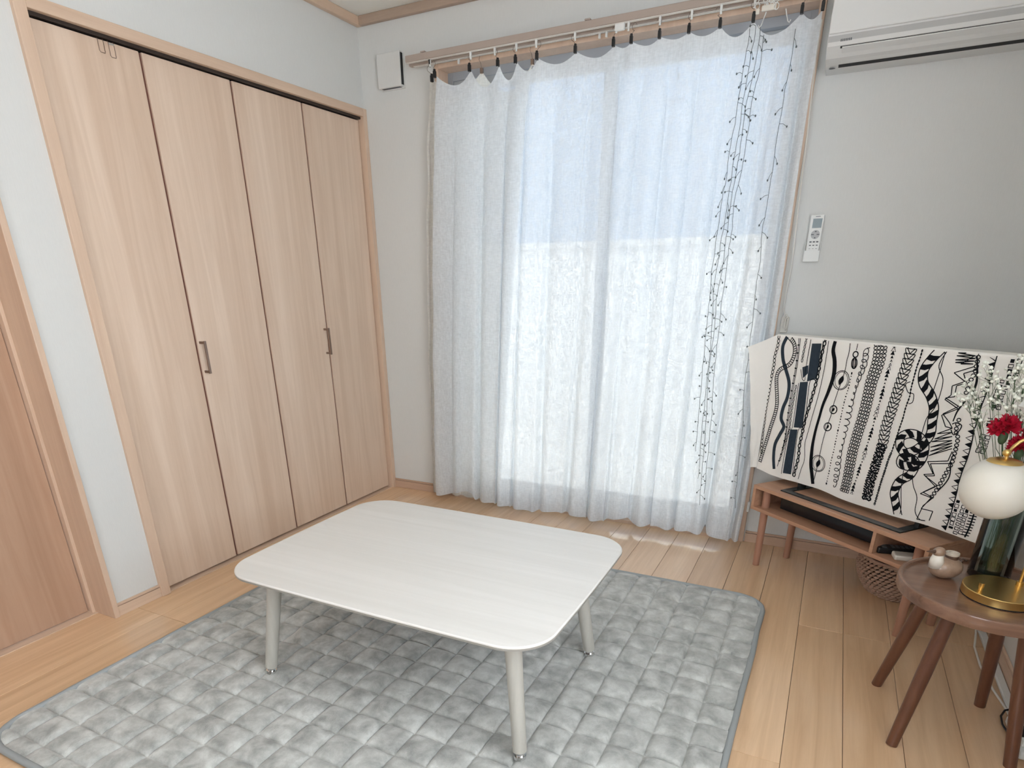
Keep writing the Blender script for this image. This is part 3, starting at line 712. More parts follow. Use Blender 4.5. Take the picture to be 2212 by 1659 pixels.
# ---- printed cloth thrown over the television
PRINT = {
    'loops_small': [[-96,993],[-93,960],[-98,915],[-95,881],[-98,841],[-102,806],[-101,765],[-103,717],[-105,668],[-104,626],[-104,582],[-101,539],[-94,496]],
    'ladder': [[-32,998],[2,971],[13,931],[-2,891],[-46,864],[-60,834],[-54,795],[-41,750],[-34,716],[-36,674],[-52,605],[-68,528],[-80,449]],
    'greyband': [[-40,997],[-54,958],[-41,909],[-18,867],[8,814],[13,758],[1,710],[0,663],[20,631],[4,592],[-13,546],[-9,491],[6,439]],
    'thin1': [[20,999],[29,911],[27,828],[29,750],[32,669],[35,587],[30,507],[22,455]],
    'thin1b': [[27,999],[35,912],[33,829],[36,751],[38,670],[39,588],[33,526]],
    'ovals1': [[58,999],[56,962],[55,924],[55,903]],
    'ovals2': [[46,803],[46,741],[47,684],[50,620],[39,552],[30,489]],
    'bandA': [[87,1001],[132,1003],[138,848],[95,832]],
    'bandB': [[61,885],[89,896],[93,864],[72,842]],
    'bandC': [[62,825],[100,832],[116,645],[72,639]],
    'bandD': [[56,627],[94,634],[97,438],[57,434]],
    'outA': [[80,1002],[79,879],[84,836],[70,839],[55,876]],
    'outA2': [[138,1002],[145,849],[141,838],[109,831],[123,646],[98,632],[105,434]],
    'outC': [[56,821],[65,637],[50,623],[50,429]],
    'chain': [[148,1000],[143,954],[141,907],[139,843],[133,782],[128,732],[122,680],[120,628],[116,569],[120,517],[114,461],[112,433]],
    'thin2': [[163,996],[165,940],[164,878],[162,814],[159,759],[152,669],[146,622],[141,580],[152,518],[144,475],[136,427]],
    'thick': [[193,1001],[191,963],[206,924],[213,868],[205,809],[193,753],[189,698],[183,635],[181,572],[188,510],[202,466],[214,428]],
    'line3': [[258,999],[261,959],[258,934],[257,889],[247,815],[239,758],[238,723],[233,690],[229,650],[226,594],[224,548],[220,489],[216,446]],
    'dots': [[290,888],[290,862],[289,831],[284,789],[282,747],[282,710],[281,672],[282,617],[283,584],[281,539],[281,499],[277,446]],
    'line4': [[290,1001],[290,972]],
    'coil': [[331,976],[333,947],[332,917],[324,867],[319,831],[316,794],[313,757],[313,721],[314,678],[315,635],[313,591],[314,547],[316,497],[316,445]],
    'line5': [[343,986],[321,972],[329,917],[318,871]],
    'cluster': [[382,1001],[387,952],[385,914],[379,874],[378,834],[376,773],[374,732],[369,684],[365,641],[362,603],[364,532],[364,482],[361,430]],
    'clusterL': [[351,999],[356,920],[356,841],[355,765],[354,708],[346,642],[346,594],[345,533],[343,476],[342,430]],
    'clusterR': [[406,1003],[408,949],[408,887],[401,828],[393,771],[391,725],[383,661],[382,607],[381,537],[382,481],[381,424]],
    'arrows': [[435,999],[434,971],[435,947],[433,924],[432,900],[432,856],[430,827],[427,792],[423,751],[423,705],[420,674],[415,636],[411,582],[406,554],[403,509],[397,469],[395,440]],
    'leaf': [[497,999],[494,935],[487,864],[480,791],[472,720],[475,655]],
    'leafdark': [[474,652],[470,618],[467,585],[464,542],[460,503],[460,429]],
    'beads': [[536,1003],[535,967],[532,939],[532,894],[532,866],[534,838],[529,799],[527,760],[523,725],[519,680],[516,639],[511,607],[508,564],[504,526],[500,477],[496,427]],
    'loopb': [[524,888],[509,877],[526,851],[546,849],[549,821],[536,814]],
    'rope': [[599,1004],[573,966],[559,929],[569,889],[603,853],[624,815],[630,770],[636,729],[622,692],[600,663],[569,646],[543,660],[536,693],[562,713],[597,711],[625,688],[631,646],[618,613],[591,601],[560,603],[560,624],[588,631],[612,617],[603,574],[571,540],[561,495],[576,457],[595,415]],
    'ropeth1': [[621,1005],[604,952],[629,910],[633,862],[627,816],[609,775],[605,718]],
    'ropeth2': [[613,1003],[612,939],[608,867]],
    'ropeth3': [[575,582],[581,522],[598,454],[601,423]],
    'ropeth4': [[610,576],[622,539],[645,500],[651,450],[672,426],[692,427]],
    'zig1': [[714,960],[658,934],[698,911],[664,893],[668,863],[652,847],[701,824],[655,795],[678,761],[701,760]],
    'zig2': [[725,952],[687,935],[704,907],[677,895],[680,860],[653,852],[701,832],[658,800],[687,776],[701,760]],
    'zig3': [[721,686],[716,652],[651,634],[680,597],[649,587],[698,556],[653,517],[693,514],[669,466],[710,469],[705,432]],
    'zig4': [[727,679],[723,645],[662,629],[686,592],[655,583],[702,562],[661,525],[699,516],[673,478],[663,423],[692,427]],
    'fan': [[701,760],[658,733],[704,747],[654,714],[708,734],[647,703],[711,721],[648,684],[714,713],[651,670],[716,704],[650,655],[718,695]],
    'hatch': [[660,1005],[703,1000],[654,996],[709,992],[652,987],[710,984],[651,974],[710,976],[653,966],[708,967],[671,963],[705,992]],
    'ccirc': [[716,1003],[718,977],[719,943],[714,917],[712,891],[711,865]],
    'ccirc2': [[714,790],[715,754],[726,734],[729,707],[730,684],[730,651],[724,626],[715,590],[706,553],[693,514]],
    'bwave': [[713,993],[724,952],[732,911],[728,880],[715,852],[701,815],[697,782]],
    'bwave2': [[726,650],[733,609],[727,579],[709,544]],
    'flower': [[697,773],[708,780],[727,775],[724,756],[711,740],[698,755]],
    'tri': [[770,1002],[770,962],[771,916],[770,878],[768,839],[769,800],[768,765],[771,716],[772,675],[769,638],[767,599],[769,552],[769,508],[768,464],[765,417]],
    'sq1': [[816,1003],[816,963],[820,931]],
    'sq2': [[834,1004],[836,965],[835,937]],
    'sq3': [[804,925],[799,887],[804,837]],
    'sq4': [[822,923],[815,885],[817,839]],
    'sq5': [[802,806],[802,776]],
    'sq6': [[795,753],[797,722],[792,694]],
    'sq7': [[811,752],[812,721],[808,698]],
    'sq8': [[780,527],[779,472],[780,418]],
    'sq9': [[801,514],[798,469],[798,419]],
    'sq10': [[815,504],[813,464],[814,420]],
    'hzz': [[839,502],[838,468],[835,438],[830,411]],
    'circ': [[250,857,25],[243,743,11],[234,673,11],[223,519,24],[290,957,8],[292,925,11]],
}

CB = .100
def wave(a, z):
    k = sm((1.0 - z) / .12)
    return k * (.0060 * nz(a * 5, z * 4, 2) + .0036 * nz(a * 12, z * 8, 5)) - .010 * sm((.62 - z) / .3) * .5
cv_o = tuple(L2W(.41, .14, .995))
cvr = thing('tv_cover', 'white cotton cloth with black chain and rope print draped over the television', 'cloth', (0, 0, 0), 0)
cvr.location = SO; cvr.rotation_euler = (0, 0, SR)
def cover(u, v):
    a = -.094 + (.925 + .094) * u
    L = [.405 + .006 * math.sin(a * 9), 1.003]
    s_ = v * (.598 + .088 + .40)
    zb = .408 + .004 * math.sin(a * 11) + .006 * nz(a * 6, 3, 3) + (.012 * sm((.0 - a) / .09))
    hf = 1.0 - zb
    if s_ < hf: z = zb + s_; return (a, CB - wave(a, z), z)
    s2 = s_ - hf
    if s2 < .010:
        q = s2 / .010 * math.pi / 2; return (a, CB + .006 * (1 - math.cos(q)), 1.0 + .004 * math.sin(q))
    s3 = s2 - .010
    if s3 < .068: return (a, CB + .006 + s3, 1.004 - .002 * math.sin(s3 / .068 * math.pi))
    s4 = s3 - .068
    return (a, CB + .078 + .004 * nz(a * 6, s4 * 5, 9), 1.002 - s4)
cm = MB().grid(cover, 200, 170)
def flap(u, v):
    # hanging corner at the left end, swung forward and outward
    z1_ = 1.002; za = .420
    e0 = Vector((-.094, CB, 0)); et = Vector((-.150, .000, 0)); eb = Vector((-.102, .068, 0))
    e1 = et.lerp(eb, v ** .8)
    p = e0.lerp(e1, u); zt = 1.002 + (.952 - 1.002) * u ** .9; zb = .420 + .004 * u
    p.z = zt + (zb - zt) * v
    p.y -= .006 * math.sin(u * math.pi) * math.sin(v * 5); p.x += .004 * nz(v * 8, u * 3, 4) * u
    return p
cm.grid(flap, 24, 90)
def flapback(u, v):
    a = flap(1, v); b_ = Vector((-.098, .178, 1.0 - .45 * v)); p = a.lerp(b_, u); p.z = a.z + (b_.z - a.z) * u; p.x -= .012 * math.sin(u * math.pi); return p
cm.grid(flapback, 16, 60)
loc(cm, 'fabric', M['cloth'], cvr, smooth=180, clean=False)
# the print: ink strokes lying on the cloth
ik = MB(); ig = MB()
def ons(a, z, d=.0011):
    return (a, CB - wave(a, z) - d, z)
def resamp(pts, step, closed=False):
    pts = [Vector((p[0] / 1000, p[1] / 1000)) for p in pts]
    # Catmull-Rom smoothing
    out = []; n = len(pts)
    for i in range(n - 1):
        p0 = pts[max(0, i - 1)]; p1 = pts[i]; p2 = pts[i + 1]; p3 = pts[min(n - 1, i + 2)]
        m_ = max(1, int((p2 - p1).length / step))
        for k in range(m_):
            t = k / m_
            out.append(.5 * ((2 * p1) + (p2 - p0) * t + (2 * p0 - 5 * p1 + 4 * p2 - p3) * t * t + (3 * p1 - p0 - 3 * p2 + p3) * t ** 3))
    out.append(pts[-1]); return out
def nrm(P, i):
    t = P[min(i + 1, len(P) - 1)] - P[max(i - 1, 0)]
    if t.length < 1e-9: t = Vector((0, 1))
    t.normalize(); return Vector((-t.y, t.x))
def okp(p): return -.093 < p.x < .92 and .412 < p.y < .9985
def stroke(P, w_, mb=None, d=.0011):
    mb = mb or ik; WK = 1.0 if (mb is ig or callable(w_) or w_ > .0034) else 1.75
    vs_ = []; fs = []
    for i, p in enumerate(P):
        n_ = nrm(P, i) * (w_(i / max(1, len(P) - 1)) if callable(w_) else w_) * WK / 2
        a, b_ = p + n_, p - n_; vs_ += [ons(a.x, a.y, d), ons(b_.x, b_.y, d)]
    for i in range(len(P) - 1):
        if okp(P[i]) and okp(P[i + 1]): fs.append((2 * i, 2 * i + 1, 2 * i + 3, 2 * i + 2))
    mb.add(vs_, fs)
def sline(key, w_=.0022, mb=None, sharp=False):
    P = [Vector((p[0] / 1000, p[1] / 1000)) for p in PRINT[key]] if sharp else resamp(PRINT[key], .006)
    if sharp:
        for a, b_ in zip(P[:-1], P[1:]): stroke([a.lerp(b_, t / 4) for t in range(5)], w_, mb)
    else: stroke(P, w_, mb)
def poly(pts, mb=None, d=.0010):
    mb = mb or ik
    if not all(okp(Vector(p)) for p in pts): return
    mb.add([ons(p[0], p[1], d) for p in pts], [tuple(range(len(pts)))])
def oval(c, rx, ry, ang, w_=.002, fill=False, mb=None, n=14):
    ca, sa = math.cos(ang), math.sin(ang)
    P = [Vector((c[0] + rx * math.cos(t) * ca - ry * math.sin(t) * sa, c[1] + rx * math.cos(t) * sa + ry * math.sin(t) * ca)) for t in [2 * math.pi * k / n for k in range(n + 1)]]
    if fill: poly([tuple(p) for p in P[:-1]], mb)
    else: stroke(P, w_, mb)
def along(key, step):
    P = resamp(PRINT[key], .001); acc = 0; out = [(P[0], nrm(P, 0))]
    for i in range(1, len(P)):
        acc += (P[i] - P[i - 1]).length
        if acc >= step: out.append((P[i], nrm(P, i))); acc = 0
    return out
def tang(n_): return math.atan2(-n_.x, n_.y)
rp = random.Random(4)
for p, n_ in along('loops_small', .0155): oval(p + Vector((.0125, 0)), .0075, .0060, tang(n_), .0018)
P = resamp(PRINT['ladder'], .004); n_l = len(P)
for s_ in (-1, 1): stroke([P[i] + nrm(P, i) * .0075 * s_ for i in range(n_l)], .002)
for p, n_ in along('ladder', .0085): stroke([p + n_ * .0075 + Vector((0, .003)), p - n_ * .0075], .0018)
sline('greyband', .0165, ig)
for k in ('thin1', 'thin1b', 'thin2', 'line3', 'line4', 'line5', 'ropeth1', 'ropeth2', 'ropeth3', 'ropeth4', 'outA', 'outA2', 'outC'): sline(k, .0016)
for p, n_ in along('thin1', .03): oval(p, .003, .005, tang(n_), fill=True)
for k in ('ovals1', 'ovals2'):
    for p, n_ in along(k, .017): oval(p, .0075, .0038, tang(n_), .0016)
for k in ('bandA', 'bandB', 'bandC', 'bandD'):
    q = [Vector((x / 1000, z / 1000)) for x, z in PRINT[k]]
    for r_ in range(8):
        for c_ in range(3):
            def bl_(u, v): return (q[0].lerp(q[1], u)).lerp(q[3].lerp(q[2], u), v)
            poly([tuple(bl_(c_ / 3, r_ / 8)), tuple(bl_((c_ + 1) / 3, r_ / 8)), tuple(bl_((c_ + 1) / 3, (r_ + 1) / 8)), tuple(bl_(c_ / 3, (r_ + 1) / 8))], ig)
for i, (p, n_) in enumerate(along('chain', .0155)): oval(p, .0085, .0062 if i % 2 else .0035, tang(n_), .0048)
sline('thick', lambda t: .0145 + .003 * math.sin(t * 9))
for (a, z), r_ in zip([c_[:2] for c_ in PRINT['circ']], (.035, .016, .016, .033, .0105, .013)):
    c_ = Vector((a / 1000, z / 1000))
    if r_ == .0105: oval(c_, r_, r_, 0, .0045); continue
    if r_ == .013:
        for q_ in (1, .75, .5, .25): oval(c_, r_ * q_, .020, .15, .0014)
        continue
    oval(c_, r_, r_ * 1.02, 0, .0016, n=26); oval(c_ + Vector((.001, .0)), r_ * .78, r_ * .9, .2, .0012, n=22)
    for s_ in (-1, 1):
        lf = [c_ + Vector((s_ * r_ * .30 * math.sin(t * math.pi) + r_ * .25 * (t - .5), r_ * 1.1 * (t - .5))) for t in [k / 8 for k in range(9)]]
        lf2 = [c_ + Vector((r_ * .25 * (t - .5), r_ * 1.1 * (t - .5))) for t in [k / 8 for k in range(9)]]
        for k in range(8): poly([tuple(lf[k]), tuple(lf[k + 1]), tuple(lf2[k + 1]), tuple(lf2[k])])
for i, (p, n_) in enumerate(along('dots', .0105)): oval(p, .0022 + .0012 * (i % 4 == 0), .0026 + .0025 * (i % 5 == 0), 0, fill=True, n=8)
cl = []
for i, (p, n_) in enumerate(along('coil', .0022)):
    t = i * .75; cl.append(p + n_ * (.013 * math.sin(t) * (.65 + .35 * math.sin(i * .09))) + Vector((0, .012 * math.cos(t) * (.7 + .3 * math.sin(i * .05)))))
stroke(cl, .0018)
for key, o_s in (('cluster', (-.019, -.0065, .0065, .019)),):
    for i, (p, n_) in enumerate(along(key, .0125)):
        t = i / 48; wd = 1 - .30 * min(1, t)
        for q_ in o_s: oval(p + n_ * q_ * wd + Vector((0, rp.uniform(-.001, .001))), .0066 * wd, .0058, rp.uniform(0, 1), .0017, n=10)
        if i % 7 == 3: oval(p + n_ * .0065 * wd, .002, .002, 0, fill=True, n=8)
for i, (p, n_) in enumerate(along('arrows', .0125)):
    s_ = .0105 * (.7 + .3 * math.sin(i * 1.1)); tg = Vector((n_.y, -n_.x)); tg = tg if tg.y > 0 else -tg
    tri = [p + tg * s_, p + n_ * s_ * .85 - tg * s_ * .5, p - n_ * s_ * .85 - tg * s_ * .5]
    if i in (0, 1): stroke(tri + [tri[0]], .0016)
    elif 4 <= i % 13 <= 6: stroke(tri + [tri[0]], .0016)
    else: poly([tuple(q_) for q_ in tri])
for i, (p, n_) in enumerate(along('leaf', .0165)):
    tg = Vector((n_.y, -n_.x)); tg = tg if tg.y > 0 else -tg; nn = n_ if n_.x > 0 else -n_
    for s_ in (-1, 1):
        a = p - tg * .004; b_ = p + nn * s_ * .020 + tg * .013
        stroke([a.lerp(b_, t) + (tg * .007 + nn * s_ * .002) * math.sin(t * math.pi) for t in [k / 6 for k in range(7)]], .0018)
        stroke([a.lerp(b_, t) - (tg * .006 - nn * s_ * .004) * math.sin(t * math.pi) for t in [k / 6 for k in range(7)]], .0018)
for i, (p, n_) in enumerate(along('leafdark', .0085)):
    for s_ in (-1, -.35, .35, 1):
        c_ = p + n_ * s_ * .014; oval(c_, .0078, .0036, rp.uniform(-1, 1), fill=(rp.random() < .8), n=10)
for i, (p, n_) in enumerate(along('beads', .0105)): oval(p, .0032, .0052 if i % 3 else .0030, tang(n_) + 1.57, fill=(i < 34), n=9, w_=.0014)
sline('beads', .0014); sline('loopb', .0016)
# striped rope with a knot
P = resamp(PRINT['rope'], .004); acc = 0
for s_ in (-1, 1): stroke([P[i] + nrm(P, i) * .0150 * s_ for i in range(len(P))], .002)
st_ = [(p, n_) for p, n_ in along('rope', .034)]
for p, n_ in st_:
    tg = Vector((n_.y, -n_.x))
    q_ = [p + n_ * .0150 + tg * .002, p + n_ * .004 + tg * .014, p - n_ * .0150 + tg * .020, p - n_ * .0150 + tg * .002, p - n_ * .003 - tg * .003, p + n_ * .0150 - tg * .016]
    poly([tuple(x) for x in q_])
for k in ('zig1', 'zig2', 'zig3', 'zig4', 'fan', 'hatch'): sline(k, .0018, sharp=True)
for k in ('ccirc', 'ccirc2'):
    for p, n_ in along(k, .0135): oval(p, .0062, .0055, 0, .0018)
sline('bwave', lambda t: .0035 + .004 * math.sin(t * math.pi)); sline('bwave2', .004); sline('flower', .002)
sline('tri', .0020)
for i, (p, n_) in enumerate(along('tri', .0205)):
    nn = n_ if n_.x < 0 else -n_; tg = Vector((0, -1))
    q_ = [p, p + tg * .0195, p + tg * .010 + nn * .0190]
    if i % 2: poly([tuple(x) for x in q_])
    else: stroke([q_[0], q_[2], q_[1]], .0018)
for k in ('sq1', 'sq2', 'sq3', 'sq4', 'sq5', 'sq6', 'sq7', 'sq8', 'sq9', 'sq10'):
    for i, (p, n_) in enumerate(along(k, .0150)):
        h = .0050 + .0022 * rp.random(); v_ = .0040 + .0025 * rp.random()
        if rp.random() < .22: poly([(p.x - h, p.y - v_), (p.x + h, p.y - v_), (p.x + h, p.y + v_), (p.x - h, p.y + v_)])
        else: stroke([p + Vector(q_) for q_ in ((-h, -v_), (h, -v_), (h, v_), (-h, v_), (-h, -v_))], .0017)
for i, (p, n_) in enumerate(along('hzz', .0095)):
    poly([(p.x - .012, p.y - .001), (p.x + .012, p.y + .002), (p.x + .010, p.y + .0055), (p.x - .014, p.y + .0025)])
sline('hzz', .003)
loc(ik, 'black_print', M['ink'], cvr, clean=False); loc(ig, 'slate_print', M['inkblue'], cvr, clean=False)
# cable hanging behind the left end of the stand
tag(build(MB().tube([L2W(-.03, .16, .47), L2W(-.02, .165, .43), L2W(.005, .17, .40), L2W(.012, .172, .384)], .0016, 6), 'tv_cable', M['grey'], smooth=60), 'thin dark cable hanging below the printed cloth onto the TV stand', 'cable')

# ---- woven basket under the TV stand
BC = Vector((2.800, -.300, 0))
bk = thing('woven_basket', 'round dark brown woven basket on the floor under the TV stand', 'basket', BC)
def bprof(t): return .128 + .032 * math.sin(t * math.pi * .75) - .012 * (1 - t) ** 2
build(MB().lathe([(0.0, .004)] + [(bprof(k / 10) - .006, .004 + .150 * k / 10) for k in range(11)] + [(bprof(1) - .014, .154), (bprof(0) - .02, .02), (0, .02)], BC, 48), 'core', M['basketd'], bk, smooth=50)
wv = MB(); NS = 44
for row in range(12):
    t = row / 11; z = .007 + .143 * t; r_ = bprof(t)
    for k in range(NS):
        a = 2 * math.pi * (k + .5 * (row % 2)) / NS
        if math.sin(a) > .75: continue
        d = Vector((math.cos(a), math.sin(a), 0)); tg = Vector((-math.sin(a), math.cos(a), 0))
        pts = [BC + d * (r_ - .004 + .006 * math.sin(math.pi * q_)) + tg * (.0125 * (q_ - .5) * 1.7) + Vector((0, 0, z + .008 * (q_ - .5))) for q_ in (0, .25, .5, .75, 1)]
        wv.tube(pts, lambda q_: .0070 * (.55 + .45 * math.sin(math.pi * q_)), 6)
o = build(wv, 'weave', M['basket'], bk, smooth=180); tag(o, kind='stuff')
build(MB().tube([BC + Vector((bprof(1) * math.cos(2 * math.pi * k / 40), bprof(1) * math.sin(2 * math.pi * k / 40), .157)) for k in range(41)], .007, 8), 'rim', M['basket'], bk, smooth=180)

# ---- round side table
TC = Vector((2.874, -1.212, 0))
sd = thing('side_table', 'round dark wood side table with lipped top and four splayed legs', 'side table', TC)
build(MB().lathe([(0, .413), (.203, .413), (.211, .417), (.213, .424), (.213, .444), (.211, .450), (.205, .451), (.201, .448), (.199, .440), (0, .440)], TC, 72), 'top', M['walnut'], sd, smooth=35)
for fx, fy in ((2.702, -1.085), (2.728, -1.392), (2.982, -1.070), (3.008, -1.352)):
    f_ = Vector((fx, fy, 0)); t_ = Vector((TC.x + (fx - TC.x) * .60, TC.y + (fy - TC.y) * .60, .414))
    build(MB().cyl(f_ + Vector((0, 0, 0)), f_.lerp(t_, .55), .0150, .0185, 24, cap=True).cyl(f_.lerp(t_, .55), t_, .0185, .0175, 24), 'leg', M['walnutleg'], sd, smooth=40)

# ---- table lamp
LB = Vector((2.893, -1.238, .440)); GC = Vector((2.824, -1.200, .722)); SS = Vector((2.938, -1.196, .44))
lp = thing('table_lamp', 'brass table lamp with a round white glass globe on the side table', 'lamp', LB)
build(MB().lathe([(0, 0), (.082, 0), (.082, .003), (.086, .003), (.086, .0235), (.0845, .025), (0, .025)], LB, 64), 'base', M['brass'], lp, smooth=30)
build(MB().lathe([(0, 0), (.0865, 0), (.0865, .0025), (0, .0025)], LB + Vector((0, 0, .0003)), 64), 'pad', M['blackfelt'], lp, smooth=30)
build(MB().cyl((2.842, -1.268, .464), (2.842, -1.268, .470), .0045, .0045, 16).cyl((2.842, -1.268, .470), (2.842, -1.268, .484), .0062, .0062, 18), 'switch_knob', M['brass'], lp, smooth=40)
top_z = .862
d = (GC - SS); d.z = 0; dl = d.length; d.normalize()
ar = [SS + Vector((0, 0, .021)), SS + Vector((0, 0, .12)), SS + Vector((0, 0, .30))]
for k in range(1, 13):
    a = math.pi * k / 12; ar.append(Vector((SS.x, SS.y, top_z - dl / 2)) + d * (dl / 2 * (1 - math.cos(a))) + Vector((0, 0, dl / 2 * math.sin(a))))
build(MB().tube(ar, .0042, 12).cyl(SS + Vector((0, 0, .021)), SS + Vector((0, 0, .036)), .0085, .0085, 20), 'stem', M['brass'], lp, smooth=60)
gl = build(MB().ball(GC, .080, 48, 32), 'globe', M['opal'], lp, smooth=180)
capz = .071
build(MB().lathe([(0, capz + .009), (.020, capz + .0085), (.036, capz + .003), (.0395, capz - .002), (.0385, capz - .004)], GC, 48), 'cap', M['brass'], gl, smooth=60)
build(MB().cyl(GC + Vector((0, 0, .078)), GC + Vector((0, 0, .10)), .0045, .004, 16).ball(GC + Vector((-.002, 0, .094)), .0095, 20, 14), 'finial', M['brass'], gl, smooth=60)

# ---- glass vase with flowers
VC = Vector((2.890, -1.098, .440))
vz = thing('glass_vase', 'tall smoky green glass vase behind the lamp on the side table', 'vase', VC)
build(MB().lathe([(0, 0), (.048, 0), (.050, .003), (.050, .25), (.0505, .255), (.046, .255), (.0455, .02), (0, .02)], VC, 56), 'body', M['vase'], vz, smooth=40)
rf = random.Random(21)
def flower_head(mb, c, r_, n):
    for k in range(n):
        th = rf.uniform(0, 2 * math.pi); ph = math.acos(rf.uniform(-.25, 1)); q_ = Vector((math.sin(ph) * math.cos(th), math.sin(ph) * math.sin(th), math.cos(ph)))
        a = q_.orthogonal().normalized(); b_ = q_.cross(a); rr = r_ * rf.uniform(.75, 1.1)
        an = rf.uniform(0, 6.3); a, b_ = a * math.cos(an) + b_ * math.sin(an), b_ * math.cos(an) - a * math.sin(an)
        w_ = r_ * .34
        base = Vector(c) + q_ * r_ * .35
        vs_ = [base - a * w_ * .3, base + a * w_ * .3]
        for i in range(6):
            t = i / 5; vs_.append(Vector(c) + q_ * (rr * (1 + (.10 if i % 2 else -.08))) + a * w_ * (1 - 2 * t) + b_ * (.16 * r_ * math.sin(i * 2.1)))
        mb.add(vs_, [(0, 1, 2, 3), (0, 3, 4), (0, 4, 5), (0, 5, 6), (0, 6, 7)])
def carnation(label, c, r_, foot):
    o = thing('carnation', label, 'flower', foot, group='red carnations in the glass vase')
    m_ = MB(); flower_head(m_, c, r_, 85); build(m_, 'petals', M['red'], o, clean=False)
    build(MB().ball(Vector(c) - Vector((0, 0, r_ * .62)), (r_ * .32, r_ * .32, r_ * .6), 12, 8), 'calyx', M['stem'], o, smooth=180)
    mid = (Vector(c) + Vector(foot)) / 2 + Vector((.006, 0, 0))
    build(MB().tube([foot, mid, Vector(c) - Vector((0, 0, r_ * .8))], .0019, 7), 'stem', M['stem'], o, smooth=60)
carnation('red carnation, the higher one, in the vase above the lamp globe', (2.826, -1.10, .856), .034, VC + Vector((.01, .01, .022)))
carnation('red carnation, the lower one, just behind the lamp cap', (2.866, -1.115, .815), .030, VC + Vector((-.01, -.005, .022)))
carnation('red carnation cut by the right edge of the photo', (2.895, -1.075, .835), .030, VC + Vector((.015, -.012, .022)))
gy = thing('baby_breath', 'airy spray of tiny white flowers in the glass vase', 'flower', VC + Vector((0, .015, .022)))
bl = MB(); stm = MB(); root_ = VC + Vector((0, .015, .022))
for k in range(34):
    tipc = Vector((2.800 + rf.uniform(-.065, .10), -1.085 + rf.uniform(-.03, .05), .945 + rf.uniform(-.075, .085)))
    j = root_.lerp(tipc, .62) + Vector((.012, 0, 0)); stm.tube([root_ + Vector((rf.uniform(-.02, .02), rf.uniform(-.02, .02), 0)), VC + Vector((rf.uniform(-.03, .03), .01, .25)), j, tipc], .0007, 4)
    for q_ in range(8):
        e = tipc + Vector((rf.gauss(0, .016), rf.gauss(0, .014), rf.gauss(0, .016)))
        stm.tube([j.lerp(tipc, .8), e], .0004, 3)
        for s_ in range(3): bl.ball(e + Vector((rf.uniform(-.002, .002), rf.uniform(-.002, .002), rf.uniform(-.001, .002))), rf.uniform(.0026, .0046), 6, 4)
o = build(bl, 'blossoms', M['breath'], gy, smooth=180); tag(o, kind='stuff')
o = build(stm, 'stems', M['stem'], gy, smooth=60); tag(o, kind='stuff')
# small faceted white ornament among the flowers
oc = Vector((2.848, -1.125, .925)); ri = .021
orn = thing('ornament', 'small faceted white ornament hanging among the flowers', 'ornament', oc)
om = MB(); pts = [(ri * .8 * math.cos(2 * math.pi * k / 6), ri * .8 * math.sin(2 * math.pi * k / 6), -.004) for k in range(6)]
om.add([oc + Vector(p) for p in pts] + [oc + Vector((0, 0, .030)), oc + Vector((0, 0, -.022))], [(k, (k + 1) % 6, 6) for k in range(6)] + [((k + 1) % 6, k, 7) for k in range(6)])
build(om, 'facets', M['white'], orn)
build(MB().tube([oc + Vector((0, 0, .028)), oc + Vector((.002, .004, .055))], .0006, 4), 'thread', M['cord'], orn)

# ---- bird-shaped ceramic jar
M['ceramicl'] = plain('lid_glaze', (196, 186, 172), .35, var=.15, vscale=80)
JB = Vector((2.772, -1.163, .440))
bj = thing('ceramic_bird_jar', 'small brown glazed bird-shaped jar with a round lid on the side table', 'ornament', JB)
ax = Vector((.82, .57, 0)).normalized(); ay = Vector((-ax.y, ax.x, 0)); rotm = Matrix((ax, ay, Vector((0, 0, 1)))).transposed()
bd_ = MB().ball(JB + Vector((0, 0, .031)) + ax * .004, (.046, .035, .031), 32, 20, rotm)
build(bd_, 'body', M['ceramic'], bj, smooth=180)
hd = JB - ax * .030 + Vector((0, 0, .080))
build(MB().tube([JB - ax * .026 + Vector((0, 0, .038)), JB - ax * .031 + Vector((0, 0, .058)), hd + Vector((0, 0, -.006))], lambda t: .021 - .009 * t, 18), 'breast', M['ceramicw'], bj, smooth=180)
h_ = build(MB().ball(hd, (.0165, .0145, .0145), 20, 14, rotm), 'head', M['ceramic'], bj, smooth=180)
build(MB().cyl(hd - ax * .012 + Vector((0, 0, .002)), hd - ax * .040 + Vector((0, 0, .005)), .006, .0012, 12), 'beak', M['ceramicd'], h_, smooth=60)
build(MB().cyl(JB + ax * .014 + Vector((0, 0, .058)), JB + ax * .014 + Vector((0, 0, .068)), .0165, .0165, 28), 'neck_ring', M['ceramicd'], bj, smooth=40)
lz = JB + ax * .014 + Vector((0, 0, .068))
build(MB().lathe([(0, .0), (.0165, 0), (.0178, .003), (.0168, .0075), (.010, .009), (.0085, .005), (0, .005)], lz, 32), 'lid', M['ceramicl'], bj, smooth=50)
build(MB().tube([JB + ax * .040 + Vector((0, 0, .040)), JB + ax * .052 + Vector((0, 0, .050)), JB + ax * .064 + Vector((0, 0, .046))], lambda t: .0065 - .003 * t, 10), 'tail', M['ceramicd'], bj, smooth=180)

# ---- air conditioner on the far wall
AX0, AX1 = 2.186, 2.975
ac = thing('air_conditioner', 'white wall-mounted air conditioner above the window wall at right', 'air conditioner', (2.58, 0, 1.93))
prof = [(0, 1.928), (-.085, 1.928), (-.150, 1.945), (-.188, 1.972), (-.200, 1.998), (-.200, 2.215), (-.180, 2.225), (0, 2.225)]
build(MB().prism(prof, 'x', AX0, AX1), 'body', M['acwhite'], ac, bevel=.003)
build(MB().box(AX0 + .001, AX1 - .001, -.207, -.199, 2.004, 2.212), 'front_panel', M['acwhite'], ac, bevel=.004)
